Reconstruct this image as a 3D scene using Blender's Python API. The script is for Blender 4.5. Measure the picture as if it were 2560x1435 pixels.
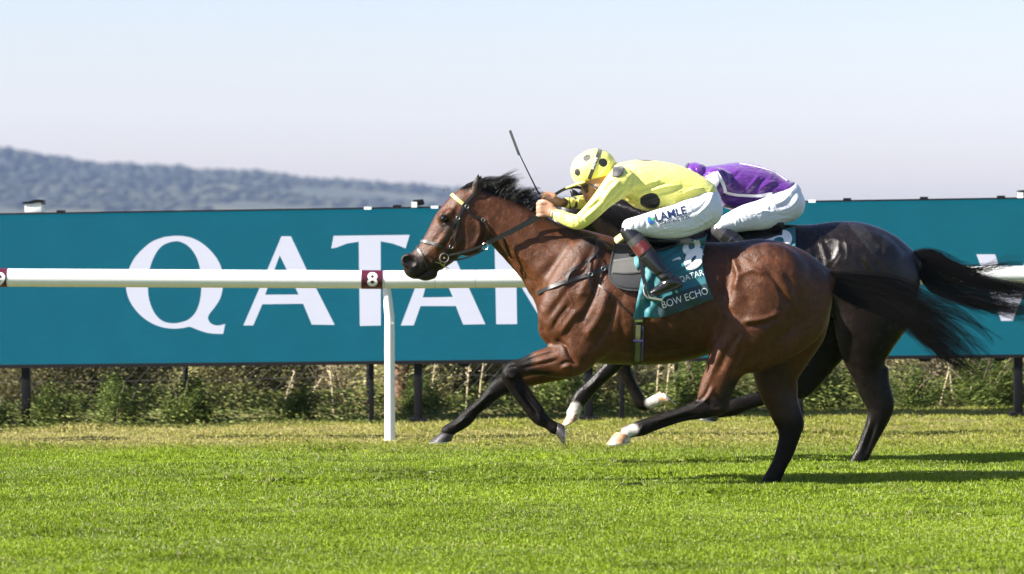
import bpy, bmesh, math, random
import numpy as np
from mathutils import Vector, Matrix
from mathutils.bvhtree import BVHTree
from mathutils.geometry import tessellate_polygon

for _o in list(bpy.data.objects):
    bpy.data.objects.remove(_o, do_unlink=True)
scene = bpy.context.scene
COL = scene.collection
RNG = np.random.default_rng(7)
random.seed(7)

# ------------------------------------------------------------------ camera
FPX = 8533.0            # focal length in photograph pixels (120 mm on 36 mm)
CAMH = 1.623            # camera height
HOR = 515.0             # row of the horizon
D1 = 19.84              # near horse
D2 = 21.50              # far horse
DRAIL = 23.6
cam_d = bpy.data.cameras.new('camera')
cam_d.lens = 120.0
cam_d.sensor_width = 36.0
cam_d.shift_y = -(717.5 - HOR) / 2560.0
cam_d.clip_start = 0.5
cam_d.clip_end = 30000
cam_d.dof.use_dof = True
cam_d.dof.focus_distance = D1
cam_d.dof.aperture_fstop = 3.2
cam = bpy.data.objects.new('camera', cam_d)
cam.location = (0, 0, CAMH)
cam.rotation_euler = (math.radians(90), 0, 0)
COL.objects.link(cam)
scene.camera = cam

# ------------------------------------------------------------------ world + sun + exposure
SUN_EL = math.radians(35.0)
SUN_AZ = math.radians(15.0)     # how far the sun stands on the camera's side of due left
sdir = Vector((-math.cos(SUN_EL) * math.cos(SUN_AZ), -math.cos(SUN_EL) * math.sin(SUN_AZ), math.sin(SUN_EL)))
world = bpy.data.worlds.new('World')
scene.world = world
world.use_nodes = True
wn = world.node_tree
sky = wn.nodes.new('ShaderNodeTexSky')
sky.sky_type = 'NISHITA'
sky.sun_disc = False
sky.sun_elevation = SUN_EL
sky.sun_rotation = math.atan2(sdir.x, sdir.y)
sky.altitude = 0
sky.air_density = 1.0
sky.dust_density = 0.7
sky.ozone_density = 3.0
wn.nodes['Background'].inputs['Strength'].default_value = 0.06
tint = wn.nodes.new('ShaderNodeVectorMath'); tint.operation = 'MULTIPLY'      # white balance of the air
tint.inputs[1].default_value = (1.0, .885, .955)
wn.links.new(sky.outputs['Color'], tint.inputs[0])
wn.links.new(tint.outputs[0], wn.nodes['Background'].inputs['Color'])
sun_d = bpy.data.lights.new('sun', 'SUN')
sun_d.energy = 5.0
sun_d.angle = math.radians(0.5)
sun_d.color = (1.0, 0.95, 0.86)
sun = bpy.data.objects.new('sun', sun_d)
sun.rotation_euler = sdir.to_track_quat('Z', 'Y').to_euler()
sun.location = (-20, 0, 30)
COL.objects.link(sun)
vs = scene.view_settings
vs.view_transform = 'Standard'
vs.look = 'None'
vs.exposure = 1.74
vs.gamma = 1.0
vs.use_curve_mapping = False
scene.cycles.max_bounces = 8
scene.cycles.volume_bounces = 0
scene.cycles.transparent_max_bounces = 8
scene.cycles.use_denoising = True

# ------------------------------------------------------------------ helpers
def P(px, py, D):
    """point of the place seen at photograph pixel (px, py) at depth D"""
    return Vector(((px - 1280.0) * D / FPX, D, CAMH - (py - HOR) * D / FPX))

def to_px(v):
    """photograph pixel of points (n,3)"""
    v = np.asarray(v)
    return np.stack([1280 + v[:, 0] / v[:, 1] * FPX, HOR - (v[:, 2] - CAMH) / v[:, 1] * FPX], 1)

def sstep(a, b, x):
    t = np.clip((x - a) / (b - a), 0, 1)
    return t * t * (3 - 2 * t)

def gz(x, y):
    """ground height: flat track, a verge rising a little to the right, then falling to the valley"""
    x = np.asarray(x, float); y = np.asarray(y, float)
    rise = 0.016 * np.clip(x, -12, 12) * sstep(22.5, 25.6, y)
    return rise * (1 - sstep(60, 300, y)) - 75 * sstep(45, 800, y)

def nodes_of(name):
    m = bpy.data.materials.new(name)
    m.use_nodes = True
    nt = m.node_tree
    return m, nt, nt.nodes['Principled BSDF']

def N(nt, kind, **kw):
    n = nt.nodes.new(kind)
    for k, v in kw.items():
        if k.startswith('i_'):
            key = k[2:]
            key = int(key) if key.isdigit() else key.replace('_', ' ')
            n.inputs[key].default_value = v
        else:
            setattr(n, k, v)
    return n

def col4(c):
    return (c[0], c[1], c[2], 1.0)

def simple_mat(name, color, rough=0.5, metal=0.0, noise=0.0, nscale=40.0, bump=0.0, bscale=200.0, sheen=0.0, spec=0.5, coat=0.0, emit=None, estr=0.0):
    """principled material whose colour wanders by +-noise and whose surface carries fine relief"""
    m, nt, b = nodes_of(name)
    b.inputs['Base Color'].default_value = col4(color)
    b.inputs['Roughness'].default_value = rough
    b.inputs['Metallic'].default_value = metal
    b.inputs['Specular IOR Level'].default_value = spec
    b.inputs['Coat Weight'].default_value = coat
    b.inputs['Sheen Weight'].default_value = sheen
    tc = N(nt, 'ShaderNodeTexCoord')
    if noise > 0:
        nz = N(nt, 'ShaderNodeTexNoise', i_Scale=nscale, i_Detail=5.0)
        nt.links.new(tc.outputs['Object'], nz.inputs['Vector'])
        mr = N(nt, 'ShaderNodeMapRange')
        mr.inputs[1].default_value = 0.25; mr.inputs[2].default_value = 0.75
        mr.inputs[3].default_value = 1 - noise; mr.inputs[4].default_value = 1 + noise
        nt.links.new(nz.outputs['Fac'], mr.inputs[0])
        mx = N(nt, 'ShaderNodeVectorMath', operation='SCALE')
        mx.inputs[0].default_value = color[:3]
        nt.links.new(mr.outputs[0], mx.inputs['Scale'])
        nt.links.new(mx.outputs[0], b.inputs['Base Color'])
        mr2 = N(nt, 'ShaderNodeMapRange')
        mr2.inputs[3].default_value = max(0.02, rough * 0.8); mr2.inputs[4].default_value = min(1, rough * 1.2)
        nt.links.new(nz.outputs['Fac'], mr2.inputs[0])
        nt.links.new(mr2.outputs[0], b.inputs['Roughness'])
    if bump > 0:
        nb = N(nt, 'ShaderNodeTexNoise', i_Scale=bscale, i_Detail=3.0)
        nt.links.new(tc.outputs['Object'], nb.inputs['Vector'])
        bp = N(nt, 'ShaderNodeBump', i_Strength=bump, i_Distance=0.01)
        nt.links.new(nb.outputs['Fac'], bp.inputs['Height'])
        nt.links.new(bp.outputs[0], b.inputs['Normal'])
    if emit is not None:
        b.inputs['Emission Color'].default_value = col4(emit)
        b.inputs['Emission Strength'].default_value = estr
    return m

def mesh_np(name, verts, faces, smooth=True, colors=None, mat=None, cname='Col'):
    """mesh from numpy arrays: faces is (n,3) or (n,4) int"""
    me = bpy.data.meshes.new(name)
    verts = np.asarray(verts, np.float32)
    faces = np.asarray(faces, np.int32)
    nf, k = faces.shape
    me.vertices.add(len(verts))
    me.vertices.foreach_set('co', verts.ravel())
    me.loops.add(nf * k)
    me.loops.foreach_set('vertex_index', faces.ravel())
    me.polygons.add(nf)
    me.polygons.foreach_set('loop_start', np.arange(0, nf * k, k, dtype=np.int32))
    me.polygons.foreach_set('loop_total', np.full(nf, k, np.int32))
    me.polygons.foreach_set('use_smooth', np.full(nf, bool(smooth)))
    me.update(calc_edges=True)
    if colors is not None:
        a = me.color_attributes.new(cname, 'FLOAT_COLOR', 'POINT')
        c = np.ones((len(verts), 4), np.float32); c[:, :colors.shape[1]] = colors
        a.data.foreach_set('color', c.ravel())
    if mat is not None:
        me.materials.append(mat)
    return me

def link(name, me, parent=None, label=None, cat=None, group=None, kind=None, loc=None):
    o = bpy.data.objects.new(name, me)
    COL.objects.link(o)
    if loc is not None:
        o.location = loc
    if parent is not None:
        o.parent = parent
    if label: o['label'] = label
    if cat: o['category'] = cat
    if group: o['group'] = group
    if kind: o['kind'] = kind
    return o

class MB:
    """collects pieces into one mesh (triangles / quads / polygons)"""
    def __init__(self):
        self.v = []; self.f = []
    def add(self, verts, faces):
        n = len(self.v)
        self.v.extend([tuple(p) for p in verts])
        self.f.extend([tuple(i + n for i in q) for q in faces])
        return self
    def box(self, c, s, R=None):
        hx, hy, hz = s[0] / 2, s[1] / 2, s[2] / 2
        vs_ = [Vector((a * hx, b * hy, d * hz)) for a in (-1, 1) for b in (-1, 1) for d in (-1, 1)]
        if R is not None:
            vs_ = [R @ p for p in vs_]
        c = Vector(c)
        self.add([p + c for p in vs_], [(0, 1, 3, 2), (4, 6, 7, 5), (0, 4, 5, 1), (2, 3, 7, 6), (0, 2, 6, 4), (1, 5, 7, 3)])
        return self
    def tube(self, pts, r, sides=8, closed=False, cap=True):
        pts = [Vector(p) for p in pts]
        n = len(pts)
        rr = r if hasattr(r, '__len__') else [r] * n
        t0 = (pts[1] - pts[0]).normalized()
        up = Vector((0, 0, 1)) if abs(t0.z) < 0.9 else Vector((0, 1, 0))
        a = t0.cross(up).normalized()
        base = len(self.v)
        for i in range(n):
            if closed:
                t = (pts[(i + 1) % n] - pts[i - 1]).normalized()
            else:
                t = (pts[min(i + 1, n - 1)] - pts[max(i - 1, 0)]).normalized()
            a = (a - t * a.dot(t))
            if a.length < 1e-6:
                a = t.orthogonal()
            a.normalize()
            b = t.cross(a)
            for k in range(sides):
                th = 2 * math.pi * k / sides
                self.v.append(tuple(pts[i] + (a * math.cos(th) + b * math.sin(th)) * rr[i]))
        m = n if closed else n - 1
        for i in range(m):
            for k in range(sides):
                j = (i + 1) % n
                self.f.append((base + i * sides + k, base + i * sides + (k + 1) % sides, base + j * sides + (k + 1) % sides, base + j * sides + k))
        if cap and not closed:
            self.f.append(tuple(base + k for k in reversed(range(sides))))
            self.f.append(tuple(base + (n - 1) * sides + k for k in range(sides)))
        return self
    def mesh(self, name, mat, smooth=True, bevel=0.0, seg=2):
        me = bpy.data.meshes.new(name)
        me.from_pydata(self.v, [], self.f)
        bm = bmesh.new(); bm.from_mesh(me)
        bmesh.ops.recalc_face_normals(bm, faces=bm.faces)
        if bevel > 0:
            ed = [e for e in bm.edges if len(e.link_faces) == 2 and e.calc_face_angle(0) > 0.6]
            bmesh.ops.bevel(bm, geom=ed, offset=bevel, segments=seg, affect='EDGES', profile=0.6)
        for f in bm.faces:
            f.smooth = smooth
        if smooth:
            for e in bm.edges:
                e.smooth = not (len(e.link_faces) == 2 and e.calc_face_angle(0) > 0.7)
        bm.to_mesh(me); bm.free()
        me.materials.append(mat)
        return me

def spline(pts, n):
    """Catmull-Rom through the points (any dimension), n samples"""
    p = np.asarray(pts, float)
    if len(p) == 2:
        t = np.linspace(0, 1, n)[:, None]
        return p[0] * (1 - t) + p[1] * t
    seg = np.linalg.norm(np.diff(p[:, :2], axis=0), axis=1)
    seg = np.maximum(seg, 1e-9)
    cum = np.concatenate([[0], np.cumsum(seg)])
    s = np.linspace(0, cum[-1], n)
    i = np.clip(np.searchsorted(cum, s, side='right') - 1, 0, len(p) - 2)
    u = ((s - cum[i]) / seg[i])[:, None]
    pp = np.vstack([2 * p[0] - p[1], p, 2 * p[-1] - p[-2]])
    a, b, c, d = pp[i], pp[i + 1], pp[i + 2], pp[i + 3]
    return 0.5 * ((2 * b) + (-a + c) * u + (2 * a - 5 * b + 4 * c - d) * u ** 2 + (-a + 3 * b - 3 * c + d) * u ** 3)

def poly_mesh(name, loops3d, mat, back=None):
    """flat polygon (outer loop + holes) tessellated; loops of Vectors"""
    tris = tessellate_polygon(loops3d)
    v = [p for l in loops3d for p in l]
    me = bpy.data.meshes.new(name)
    me.from_pydata([tuple(p) for p in v], [], [tuple(t) for t in tris])
    me.materials.append(mat)
    return me

def vnoise(x, y, seed=0):
    """cheap smooth 2-D value noise"""
    r = np.random.default_rng(seed).random((64, 64))
    xi = np.floor(x).astype(int); yi = np.floor(y).astype(int)
    u = x - xi; v = y - yi
    u = u * u * (3 - 2 * u); v = v * v * (3 - 2 * v)
    g = lambda a, b: r[a % 64, b % 64]
    return (g(xi, yi) * (1 - u) + g(xi + 1, yi) * u) * (1 - v) + (g(xi, yi + 1) * (1 - u) + g(xi + 1, yi + 1) * u) * v

def fbm(x, y, seed=0, o=4):
    s = 0; a = 0.5
    for k in range(o):
        s = s + a * vnoise(x * 2 ** k, y * 2 ** k, seed + k); a *= 0.5
    return s

# ------------------------------------------------------------------ ground sheet
def grid_axis(lo, hi, near_lo, near_hi, step):
    near = np.arange(near_lo, near_hi + 1e-6, step)
    out_hi = near_hi + np.geomspace(step, hi - near_hi, 40)
    out_lo = near_lo - np.geomspace(step, near_lo - lo, 30)[::-1] if lo < near_lo else np.array([])
    return np.concatenate([out_lo, near, out_hi])
gx = grid_axis(-1800, 1500, -8, 8, 0.25)
gy = grid_axis(-60, 2600, 10, 34, 0.25)
GX, GY = np.meshgrid(gx, gy)
GZ = gz(GX, GY)
nx, ny = len(gx), len(gy)
idx = np.arange(nx * ny).reshape(ny, nx)
gf = np.stack([idx[:-1, :-1], idx[:-1, 1:], idx[1:, 1:], idx[1:, :-1]], -1).reshape(-1, 4)
m, nt, b = nodes_of('turf_soil')
tc = N(nt, 'ShaderNodeTexCoord')
nz = N(nt, 'ShaderNodeTexNoise', i_Scale=9.0, i_Detail=8.0)
nt.links.new(tc.outputs['Object'], nz.inputs['Vector'])
sep = N(nt, 'ShaderNodeSeparateXYZ'); nt.links.new(tc.outputs['Object'], sep.inputs[0])
vg = N(nt, 'ShaderNodeMapRange', i_1=22.9, i_2=23.6); nt.links.new(sep.outputs['Y'], vg.inputs[0])
r1 = N(nt, 'ShaderNodeValToRGB'); r1.color_ramp.elements[0].position = .3; r1.color_ramp.elements[1].position = .7
r1.color_ramp.elements[0].color = (.050, .085, .008, 1); r1.color_ramp.elements[1].color = (.090, .130, .016, 1)
r2 = N(nt, 'ShaderNodeValToRGB'); r2.color_ramp.elements[0].position = .3; r2.color_ramp.elements[1].position = .7
r2.color_ramp.elements[0].color = (.10, .095, .03, 1); r2.color_ramp.elements[1].color = (.20, .165, .07, 1)
nt.links.new(nz.outputs['Fac'], r1.inputs[0]); nt.links.new(nz.outputs['Fac'], r2.inputs[0])
mx = N(nt, 'ShaderNodeMix', data_type='RGBA')
nt.links.new(vg.outputs[0], mx.inputs[0]); nt.links.new(r1.outputs[0], mx.inputs[6]); nt.links.new(r2.outputs[0], mx.inputs[7])
far_ = N(nt, 'ShaderNodeMapRange', i_1=26.5, i_2=29.0); nt.links.new(sep.outputs['Y'], far_.inputs[0])
m3 = N(nt, 'ShaderNodeMix', data_type='RGBA'); nt.links.new(far_.outputs[0], m3.inputs[0]); nt.links.new(mx.outputs[2], m3.inputs[6]); nt.links.new(r1.outputs[0], m3.inputs[7])
nt.links.new(m3.outputs[2], b.inputs['Base Color'])
b.inputs['Roughness'].default_value = 0.9
b.inputs['Specular IOR Level'].default_value = 0.15
bp = N(nt, 'ShaderNodeBump', i_Strength=.6, i_Distance=.02); nt.links.new(nz.outputs['Fac'], bp.inputs['Height']); nt.links.new(bp.outputs[0], b.inputs['Normal'])
link('ground', mesh_np('ground', np.stack([GX, GY, GZ], -1).reshape(-1, 3), gf, mat=m), kind='structure')

# ------------------------------------------------------------------ hills
RY = 2600.0
ridge_px = np.array([(-4200, 200), (-2500, 262), (-1200, 310), (-400, 345), (0, 366), (60, 381), (120, 393), (200, 403), (250, 412), (350, 413), (430, 418), (540, 427), (640, 425), (700, 433), (780, 442), (860, 449), (950, 455), (1050, 462), (1140, 470), (1300, 486), (1500, 508), (1700, 528), (2100, 570), (2700, 630), (5200, 700)], float)
rx = (ridge_px[:, 0] - 1280) * RY / FPX
rz = CAMH - (ridge_px[:, 1] - HOR) * RY / FPX - 5.0
def hz(x, y):
    top = np.interp(x, rx, rz) + 5 * (fbm(x / 60, y / 60, 3) - .47)
    f = sstep(1500, RY, y) ** 0.85
    back = sstep(RY, RY + 800, y)
    h = -78 + (top + 78) * f
    h = h + 9 * (fbm(x / 140 + 9, y / 110, 5) - .47) * f * (1 - f) * 4
    return h - back * (top + 70)
hx = np.linspace(-1700, 1300, 200); hy = np.concatenate([np.linspace(1450, 2700, 90), np.linspace(2750, 3400, 12)])
HX, HY = np.meshgrid(hx, hy)
idx = np.arange(HX.size).reshape(HX.shape)
hf = np.stack([idx[:-1, :-1], idx[:-1, 1:], idx[1:, 1:], idx[1:, :-1]], -1).reshape(-1, 4)
m, nt, b = nodes_of('hill_meadow')
tc = N(nt, 'ShaderNodeTexCoord')
nz = N(nt, 'ShaderNodeTexNoise', i_Scale=.012, i_Detail=6.0); nt.links.new(tc.outputs['Object'], nz.inputs['Vector'])
r1 = N(nt, 'ShaderNodeValToRGB'); r1.color_ramp.elements[0].position = .4; r1.color_ramp.elements[1].position = .6
r1.color_ramp.elements[0].color = (.016, .022, .009, 1); r1.color_ramp.elements[1].color = (.05, .052, .022, 1)
nt.links.new(nz.outputs['Fac'], r1.inputs[0]); nt.links.new(r1.outputs[0], b.inputs['Base Color'])
b.inputs['Roughness'].default_value = .95
link('hills', mesh_np('hills', np.stack([HX, HY, hz(HX, HY)], -1).reshape(-1, 3), hf, mat=m), kind='structure')
# wood on the hillside: one mass of crowns
def ico(sub):
    bm = bmesh.new(); bmesh.ops.create_icosphere(bm, subdivisions=sub, radius=1.0)
    v = np.array([q.co[:] for q in bm.verts]); f = np.array([[q.index for q in t.verts] for t in bm.faces]); bm.free()
    return v, f
iv, if_ = ico(1)
cand = np.stack([RNG.uniform(-640, 320, 40000), RNG.uniform(1700, 2680, 40000)], 1)
dens = fbm(cand[:, 0] / 130 + 40, cand[:, 1] / 60, 11)
keep = (dens > .42) | (cand[:, 1] > 2480)
cand = cand[keep][:12500]
rad = RNG.uniform(2.6, 5.6, len(cand))
zsc = np.where(cand[:, 1] > 2540, .9, .32)[:, None, None]
V = iv[None] * (rad[:, None, None] * np.concatenate([np.full_like(zsc, 1.2), np.full_like(zsc, 1.2), zsc], 2)) * RNG.uniform(.75, 1.2, (len(cand), len(iv), 1))
V += np.stack([cand[:, 0], cand[:, 1], hz(cand[:, 0], cand[:, 1]) + rad * .3], 1)[:, None]
F = if_[None] + (np.arange(len(cand)) * len(iv))[:, None, None]
bandn = sstep(.40, .58, fbm(cand[:, 0] / 170 + 9, cand[:, 1] / 45 + 4, 13))[:, None]
tone = np.repeat((np.array([[.010, .015, .008]]) * (1 - bandn) + np.array([[.026, .031, .014]]) * bandn) * RNG.uniform(.85, 1.15, (len(cand), 1)), len(iv), axis=0)
m, nt, b = nodes_of('wood_leaves')
at = N(nt, 'ShaderNodeAttribute', attribute_name='Col'); nt.links.new(at.outputs['Color'], b.inputs['Base Color']); b.inputs['Roughness'].default_value = .9
link('hillside_woodland', mesh_np('hillside_woodland', V.reshape(-1, 3), F.reshape(-1, 3), colors=tone, mat=m), kind='stuff')

# ------------------------------------------------------------------ haze: one closed box of thin air
_all = [q for o in COL.objects if o.type == 'MESH' for q in (o.data.vertices[i].co for i in range(0, len(o.data.vertices), 1))]
_zl = min(q.z for q in _all) - 1.0; _zh = max(q.z for q in _all) + 3.0
mb = MB().box((-100, 1680, (_zl + _zh) / 2), (3700, 3600, _zh - _zl))
m = bpy.data.materials.new('haze'); m.use_nodes = True
nt = m.node_tree; nt.nodes.clear()
out = nt.nodes.new('ShaderNodeOutputMaterial'); pv = nt.nodes.new('ShaderNodeVolumePrincipled')
pv.inputs['Color'].default_value = (.47, .63, 1.0, 1)
pv.inputs['Density'].default_value = 0.00009
pv.inputs['Anisotropy'].default_value = 0.0
nt.links.new(pv.outputs[0], out.inputs['Volume'])
link('haze', mb.mesh('haze', m, smooth=False), kind='stuff')
# ------------------------------------------------------------------ sculpting kit: distance field -> surface net -> strokes
class Clay:
    """A body shaped as blended tapering limbs. Nodes are (px, py, side_offset_m, radius_px, side_radius_m)."""
    def __init__(self, D, lo, hi, half, vox):
        self.D = D; self.s = FPX / D; self.vox = vox
        a = P(lo[0], hi[1], D); b = P(hi[0], lo[1], D)
        hy_ = half if hasattr(half, '__len__') else (-half, half)
        self.o = np.array([a.x, D + hy_[0], a.z])
        self.n = np.ceil((np.array([b.x, D + hy_[1], b.z]) - self.o) / vox).astype(int) + 1
        self.F = np.full(self.n, 0.25, np.float32)
        self.ax = [self.o[i] + vox * np.arange(self.n[i]) for i in range(3)]
    def _box(self, lo, hi):
        i0 = np.maximum(np.floor((lo - self.o) / self.vox).astype(int), 0)
        i1 = np.minimum(np.ceil((hi - self.o) / self.vox).astype(int) + 1, self.n)
        return i0, i1
    def nodes(self, pts, sub=5):
        q = []
        for p in pts:
            px, py, dy, r = p[:4]
            ry = p[4] if len(p) > 4 else r / self.s
            w = P(px, py, self.D + dy)
            q.append((w.x, w.z, w.y, r / self.s, ry))
        q = np.array(q)
        if len(q) == 1:
            return np.vstack([q, q + np.array([1e-4, 0, 0, 0, 0])])
        out = spline(q, (len(q) - 1) * sub + 1) if sub > 1 and len(q) > 2 else q
        out[:, 3:] = np.maximum(out[:, 3:], 0.0015)
        return out
    def field(self, q):
        mr = np.maximum(q[:, 3], q[:, 4]).max() + 0.08
        lo = np.array([q[:, 0].min() - mr, q[:, 2].min() - mr, q[:, 1].min() - mr])
        hi = np.array([q[:, 0].max() + mr, q[:, 2].max() + mr, q[:, 1].max() + mr])
        g0, g1 = self._box(lo, hi)
        if np.any(g1 <= g0): return None
        D = np.full(g1 - g0, 0.25, np.float32)
        for a, b in zip(q[:-1], q[1:]):
            m_ = max(a[3], b[3]) + 0.06; my = max(a[4], b[4]) + 0.06
            l = np.array([min(a[0], b[0]) - m_, min(a[2], b[2]) - my, min(a[1], b[1]) - m_])
            h = np.array([max(a[0], b[0]) + m_, max(a[2], b[2]) + my, max(a[1], b[1]) + m_])
            i0, i1 = self._box(l, h)
            if np.any(i1 <= i0): continue
            X = self.ax[0][i0[0]:i1[0], None].astype(np.float32); Z = self.ax[2][None, i0[2]:i1[2]].astype(np.float32)
            dx, dz = b[0] - a[0], b[1] - a[1]
            L = max(dx * dx + dz * dz, 1e-10)
            t = np.clip(((X - a[0]) * dx + (Z - a[1]) * dz) / L, 0, 1)
            din2 = (X - a[0] - t * dx) ** 2 + (Z - a[1] - t * dz) ** 2
            r = (a[3] + t * (b[3] - a[3]))[:, None, :]; ry = (a[4] + t * (b[4] - a[4]))[:, None, :]
            yc = (a[2] + t * (b[2] - a[2]))[:, None, :]
            dy2 = (self.ax[1][None, i0[1]:i1[1], None].astype(np.float32) - yc) ** 2
            d2 = din2[:, None, :]
            k0 = np.sqrt(d2 / r ** 2 + dy2 / ry ** 2) + 1e-5
            k1 = np.sqrt(d2 / r ** 4 + dy2 / ry ** 4) + 1e-5 / np.minimum(r, ry)
            d = (k0 - 1) * k0 / k1
            s_ = tuple(slice(i0[i] - g0[i], i1[i] - g0[i]) for i in range(3))
            D[s_] = np.minimum(D[s_], d)
        return D, tuple(slice(g0[i], g1[i]) for i in range(3))
    def add(self, pts, k=0.03, sub=5):
        r = self.field(self.nodes(pts, sub))
        if r is None: return self
        d, s_ = r
        f = self.F[s_]
        h = np.maximum(k - np.abs(f - d), 0) / k
        self.F[s_] = np.minimum(f, d) - h * h * k * 0.25
        return self
    def cut(self, pts, k=0.012, sub=5):
        d, s_ = self.field(self.nodes(pts, sub))
        f = self.F[s_]
        h = np.maximum(k - np.abs(f + d), 0) / k
        self.F[s_] = np.maximum(f, -d) + h * h * k * 0.25
        return self
    def add_mirror(self, pts, k=0.03, sub=5):
        self.add(pts, k, sub)
        return self.add([(p[0], p[1], -p[2]) + tuple(p[3:]) for p in pts], k, sub)
    def keep_above(self, p0, p1, k=0.006):
        """slice away what lies under the line p0-p1 of the photograph"""
        a = P(p0[0], p0[1], self.D); b = P(p1[0], p1[1], self.D)
        nx_, nz_ = -(b.z - a.z), (b.x - a.x)
        L = math.hypot(nx_, nz_); nx_ /= L; nz_ /= L
        if nz_ < 0: nx_, nz_ = -nx_, -nz_
        d = -((self.ax[0][:, None] - a.x) * nx_ + (self.ax[2][None, :] - a.z) * nz_)
        d = d[:, None, :].astype(np.float32)
        h = np.maximum(k - np.abs(self.F - d), 0) / k
        self.F = np.maximum(self.F, d) + h * h * k * .25
        return self
    def net(self):
        """naive surface nets"""
        F = self.F
        ins = F < 0
        nx_, ny_, nz_ = F.shape
        c = np.zeros((nx_ - 1, ny_ - 1, nz_ - 1), np.int8)
        for a in (0, 1):
            for b_ in (0, 1):
                for d in (0, 1):
                    c += ins[a:nx_ - 1 + a, b_:ny_ - 1 + b_, d:nz_ - 1 + d]
        cells = np.argwhere((c > 0) & (c < 8))
        vid = np.full(c.shape, -1, np.int32)
        vid[tuple(cells.T)] = np.arange(len(cells))
        off = np.array([(a, b_, d) for a in (0, 1) for b_ in (0, 1) for d in (0, 1)])
        val = np.stack([F[tuple((cells + o_).T)] for o_ in off], 1)
        acc = np.zeros((len(cells), 3)); cnt = np.zeros(len(cells))
        for i in range(8):
            for j in range(i + 1, 8):
                if np.abs(off[i] - off[j]).sum() != 1: continue
                a, b_ = val[:, i], val[:, j]
                x = (a < 0) != (b_ < 0)
                t = np.where(x, a / np.where(x, a - b_, 1), 0)
                p = off[i] + t[:, None] * (off[j] - off[i])
                acc += np.where(x[:, None], p, 0); cnt += x
        V = self.o + self.vox * (cells + acc / np.maximum(cnt, 1)[:, None])
        faces = []
        for ax in range(3):
            u, w = (ax + 1) % 3, (ax + 2) % 3
            sl0 = [slice(None)] * 3; sl1 = [slice(None)] * 3
            sl0[ax] = slice(0, -1); sl1[ax] = slice(1, None)
            A, B = ins[tuple(sl0)], ins[tuple(sl1)]
            e = np.argwhere(A != B)
            ok = (e[:, u] > 0) & (e[:, w] > 0) & (e[:, u] < c.shape[u]) & (e[:, w] < c.shape[w])
            e = e[ok]
            flip = A[tuple(e.T)]
            du = np.zeros(3, int); du[u] = 1
            dw = np.zeros(3, int); dw[w] = 1
            q = np.stack([vid[tuple((e - du - dw).T)], vid[tuple((e - dw).T)], vid[tuple(e.T)], vid[tuple((e - du).T)]], 1)
            q[~flip] = q[~flip][:, ::-1]
            faces.append(q)
        Fc = np.vstack(faces)
        Fc = Fc[(Fc >= 0).all(1)]
        return V, Fc

def smooth_mesh(V, F, it=3, lam=0.5):
    e = np.vstack([F[:, [0, 1]], F[:, [1, 2]], F[:, [2, 3]], F[:, [3, 0]]]) if F.shape[1] == 4 else np.vstack([F[:, [0, 1]], F[:, [1, 2]], F[:, [2, 0]]])
    deg = np.bincount(e[:, 0], minlength=len(V)) + np.bincount(e[:, 1], minlength=len(V))
    for k in range(it):
        S = np.stack([np.bincount(e[:, 0], V[e[:, 1], i], len(V)) + np.bincount(e[:, 1], V[e[:, 0], i], len(V)) for i in range(3)], 1)
        # alternate shrink / grow so that volume stays (Taubin)
        l_ = lam if k % 2 == 0 else -lam * 0.98
        V = V + l_ * (S / np.maximum(deg, 1)[:, None] - V)
    return V

def vnormals(V, F):
    a = V[F[:, 2]] - V[F[:, 0]]; b_ = V[F[:, -1]] - V[F[:, 1]]
    n = np.cross(a, b_)
    Nn = np.zeros_like(V)
    for k in range(F.shape[1]):
        for i in range(3):
            Nn[:, i] += np.bincount(F[:, k], n[:, i], len(V))
    return Nn / np.maximum(np.linalg.norm(Nn, axis=1, keepdims=True), 1e-12)

def dist_poly(px, pts, n=0):
    """distance in photograph pixels of points to a polyline, and the parameter along it"""
    p = np.asarray(pts, float)
    if len(p) > 2: p = spline(p, max(len(p) * 5, 8))
    best = np.full(len(px), 1e9); par = np.zeros(len(px))
    for i in range(len(p) - 1):
        a, b_ = p[i], p[i + 1]
        d = b_ - a; L = max((d ** 2).sum(), 1e-9)
        t = np.clip(((px - a) @ d) / L, 0, 1)
        dd = np.linalg.norm(px - a - t[:, None] * d, axis=1)
        m_ = dd < best
        best = np.where(m_, dd, best); par = np.where(m_, (i + t) / (len(p) - 1), par)
    return best, par

def sculpt(V, F, D, strokes, passes=1):
    """strokes: (polyline px, width px, height m [, side]) ridge (+) or groove (-); side 'n' near flank, 'f' far, 'b' both"""
    for _ in range(passes):
        Nn = vnormals(V, F)
        px = to_px(V)
        y = V[:, 1] - D
        disp = np.zeros(len(V))
        for st in strokes:
            pts, w, h = st[:3]
            side = st[3] if len(st) > 3 else 'b'
            lo = np.min(pts, 0) - 3 * w; hi = np.max(pts, 0) + 3 * w
            sel = (px[:, 0] > lo[0]) & (px[:, 0] < hi[0]) & (px[:, 1] > lo[1]) & (px[:, 1] < hi[1])
            if side == 'n': sel &= y < 0.02
            if side == 'f': sel &= y > -0.02
            i = np.where(sel)[0]
            if len(i) == 0: continue
            d, t = dist_poly(px[i], pts)
            fall = np.clip(np.minimum(t, 1 - t) * 6, 0, 1) * .7 + .3
            disp[i] += h * np.exp(-(d / w) ** 2) * sstep(0.05, .55, np.abs(Nn[i, 1])) * (fall if len(pts) > 1 else 1)
        V = V + Nn * disp[:, None]
    return V

def bvh_of(V, F):
    return BVHTree.FromPolygons([tuple(p) for p in V], [tuple(int(i) for i in f) for f in F])

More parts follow.
